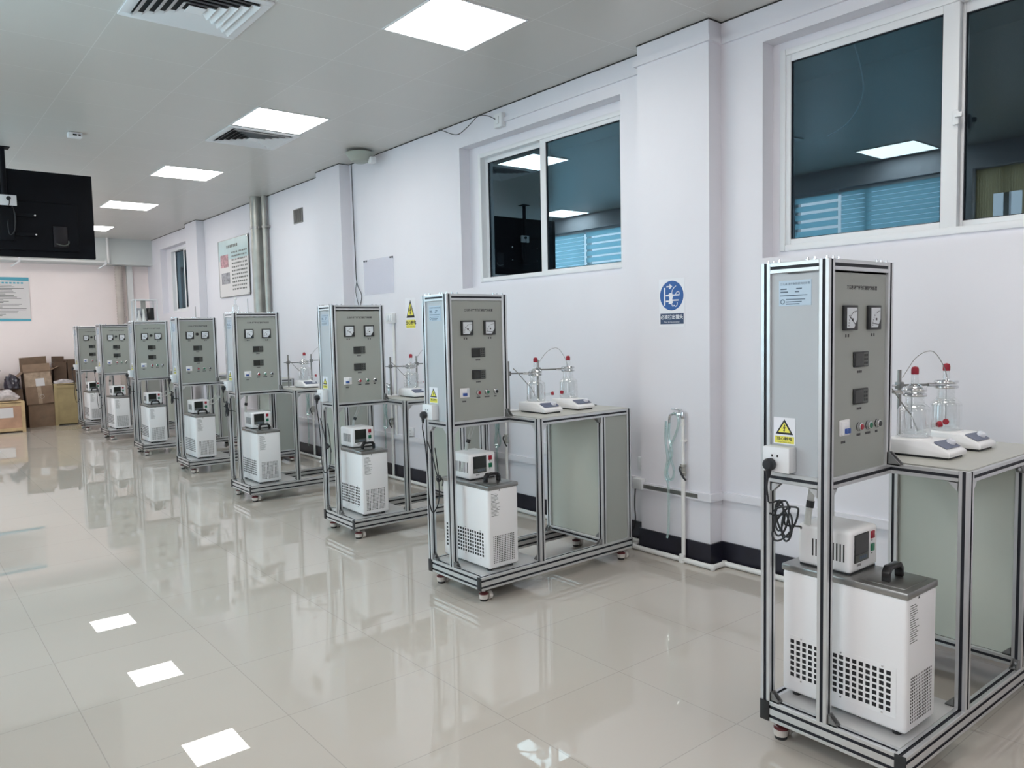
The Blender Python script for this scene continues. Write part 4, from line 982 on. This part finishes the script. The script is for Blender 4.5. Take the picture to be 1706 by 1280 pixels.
c1 = crate((2.42, 15.10, 0), .40, .42, .70, 'wood2', 'wood2', 'tall yellowish plywood crate between the taped carton and the farthest rack')
c2 = crate((1.32, 14.55, 0), .80, .50, .48, 'wood', 'woodr', 'low pine crate with a white label at the left edge of the picture')
MB().box(-.10, .24, .009, .0115, .24, .40, 'posterg').build('paper_label', c2, smooth=False)
def film(name, loc, rx, ry, rz_, mat, label, seed):
    random.seed(seed); b = bmesh.new(); bmesh.ops.create_icosphere(b, subdivisions=3, radius=1)
    for v in b.verts:
        n = 1+random.uniform(-.16, .16); v.co = Vector((v.co.x*rx*n, v.co.y*ry*n, max(v.co.z, -.35)*rz_*n))
    mn = min(v.co.z for v in b.verts)
    for v in b.verts: v.co.z -= mn
    q = MB(); q._in(b, mat); o = q.build(name, None); o.location = loc; tag(o, label, 'plastic sheet', 'crumpled plastic by the far wall'); return o
film('plastic_sheet', (1.35, 14.78, .496), .30, .18, .14, 'film', 'pale crumpled plastic heaped on the low pine crate', 2)
film('plastic_sheet', (1.63, 15.14, .66), .11, .12, .18, 'bag', 'dark crumpled plastic bag beside the taped carton', 3)
film('plastic_sheet', (2.38, 15.12, .716), .15, .02, .05, 'film', 'small pale plastic wrap on top of the plywood crate', 4)
carton('cardboard_box', (1.60, 15.12, 0), .34, .36, .655, 'card2', 'dark carton on the floor behind the low pine crate')
carton('cardboard_box', (1.28, 15.10, 0), .26, .40, .86, 'card', 'brown carton at the far left behind the pine crate', flaps=(('r', .5, .14), ('l', 1.4, .2)))

# ------------------------------------------------------------------ daylight, camera, colour
wd = bpy.data.worlds.new('daylight'); S.world = wd; wd.use_nodes = True
bg = wd.node_tree.nodes['Background']; bg.inputs[0].default_value = (.93, .95, 1.0, 1); bg.inputs[1].default_value = 6.5

cam = bpy.data.cameras.new('camera'); co = bpy.data.objects.new('camera', cam); COL.objects.link(co)
f_px, yaw, pitch, roll, ch = 1284.319, .6831946, -.0700823, -.0215052, 1.46797
cam.sensor_fit = 'HORIZONTAL'; cam.sensor_width = 36; cam.lens = f_px/1706*36; cam.clip_start = .05; cam.clip_end = 100
fw = Vector((math.sin(yaw)*math.cos(pitch), math.cos(yaw)*math.cos(pitch), math.sin(pitch)))
rt = Vector((math.cos(yaw), -math.sin(yaw), 0)); up = rt.cross(fw)
rt2 = rt*math.cos(roll)+up*math.sin(roll); up2 = -rt*math.sin(roll)+up*math.cos(roll)
co.matrix_world = Matrix((( rt2.x, up2.x, -fw.x, 0), (rt2.y, up2.y, -fw.y, 0), (rt2.z, up2.z, -fw.z, ch), (0, 0, 0, 1)))
S.camera = co
S.view_settings.view_transform = 'Standard'; S.view_settings.look = 'None'; S.view_settings.gamma = 1; S.view_settings.use_curve_mapping = False
S.view_settings.exposure = -.34
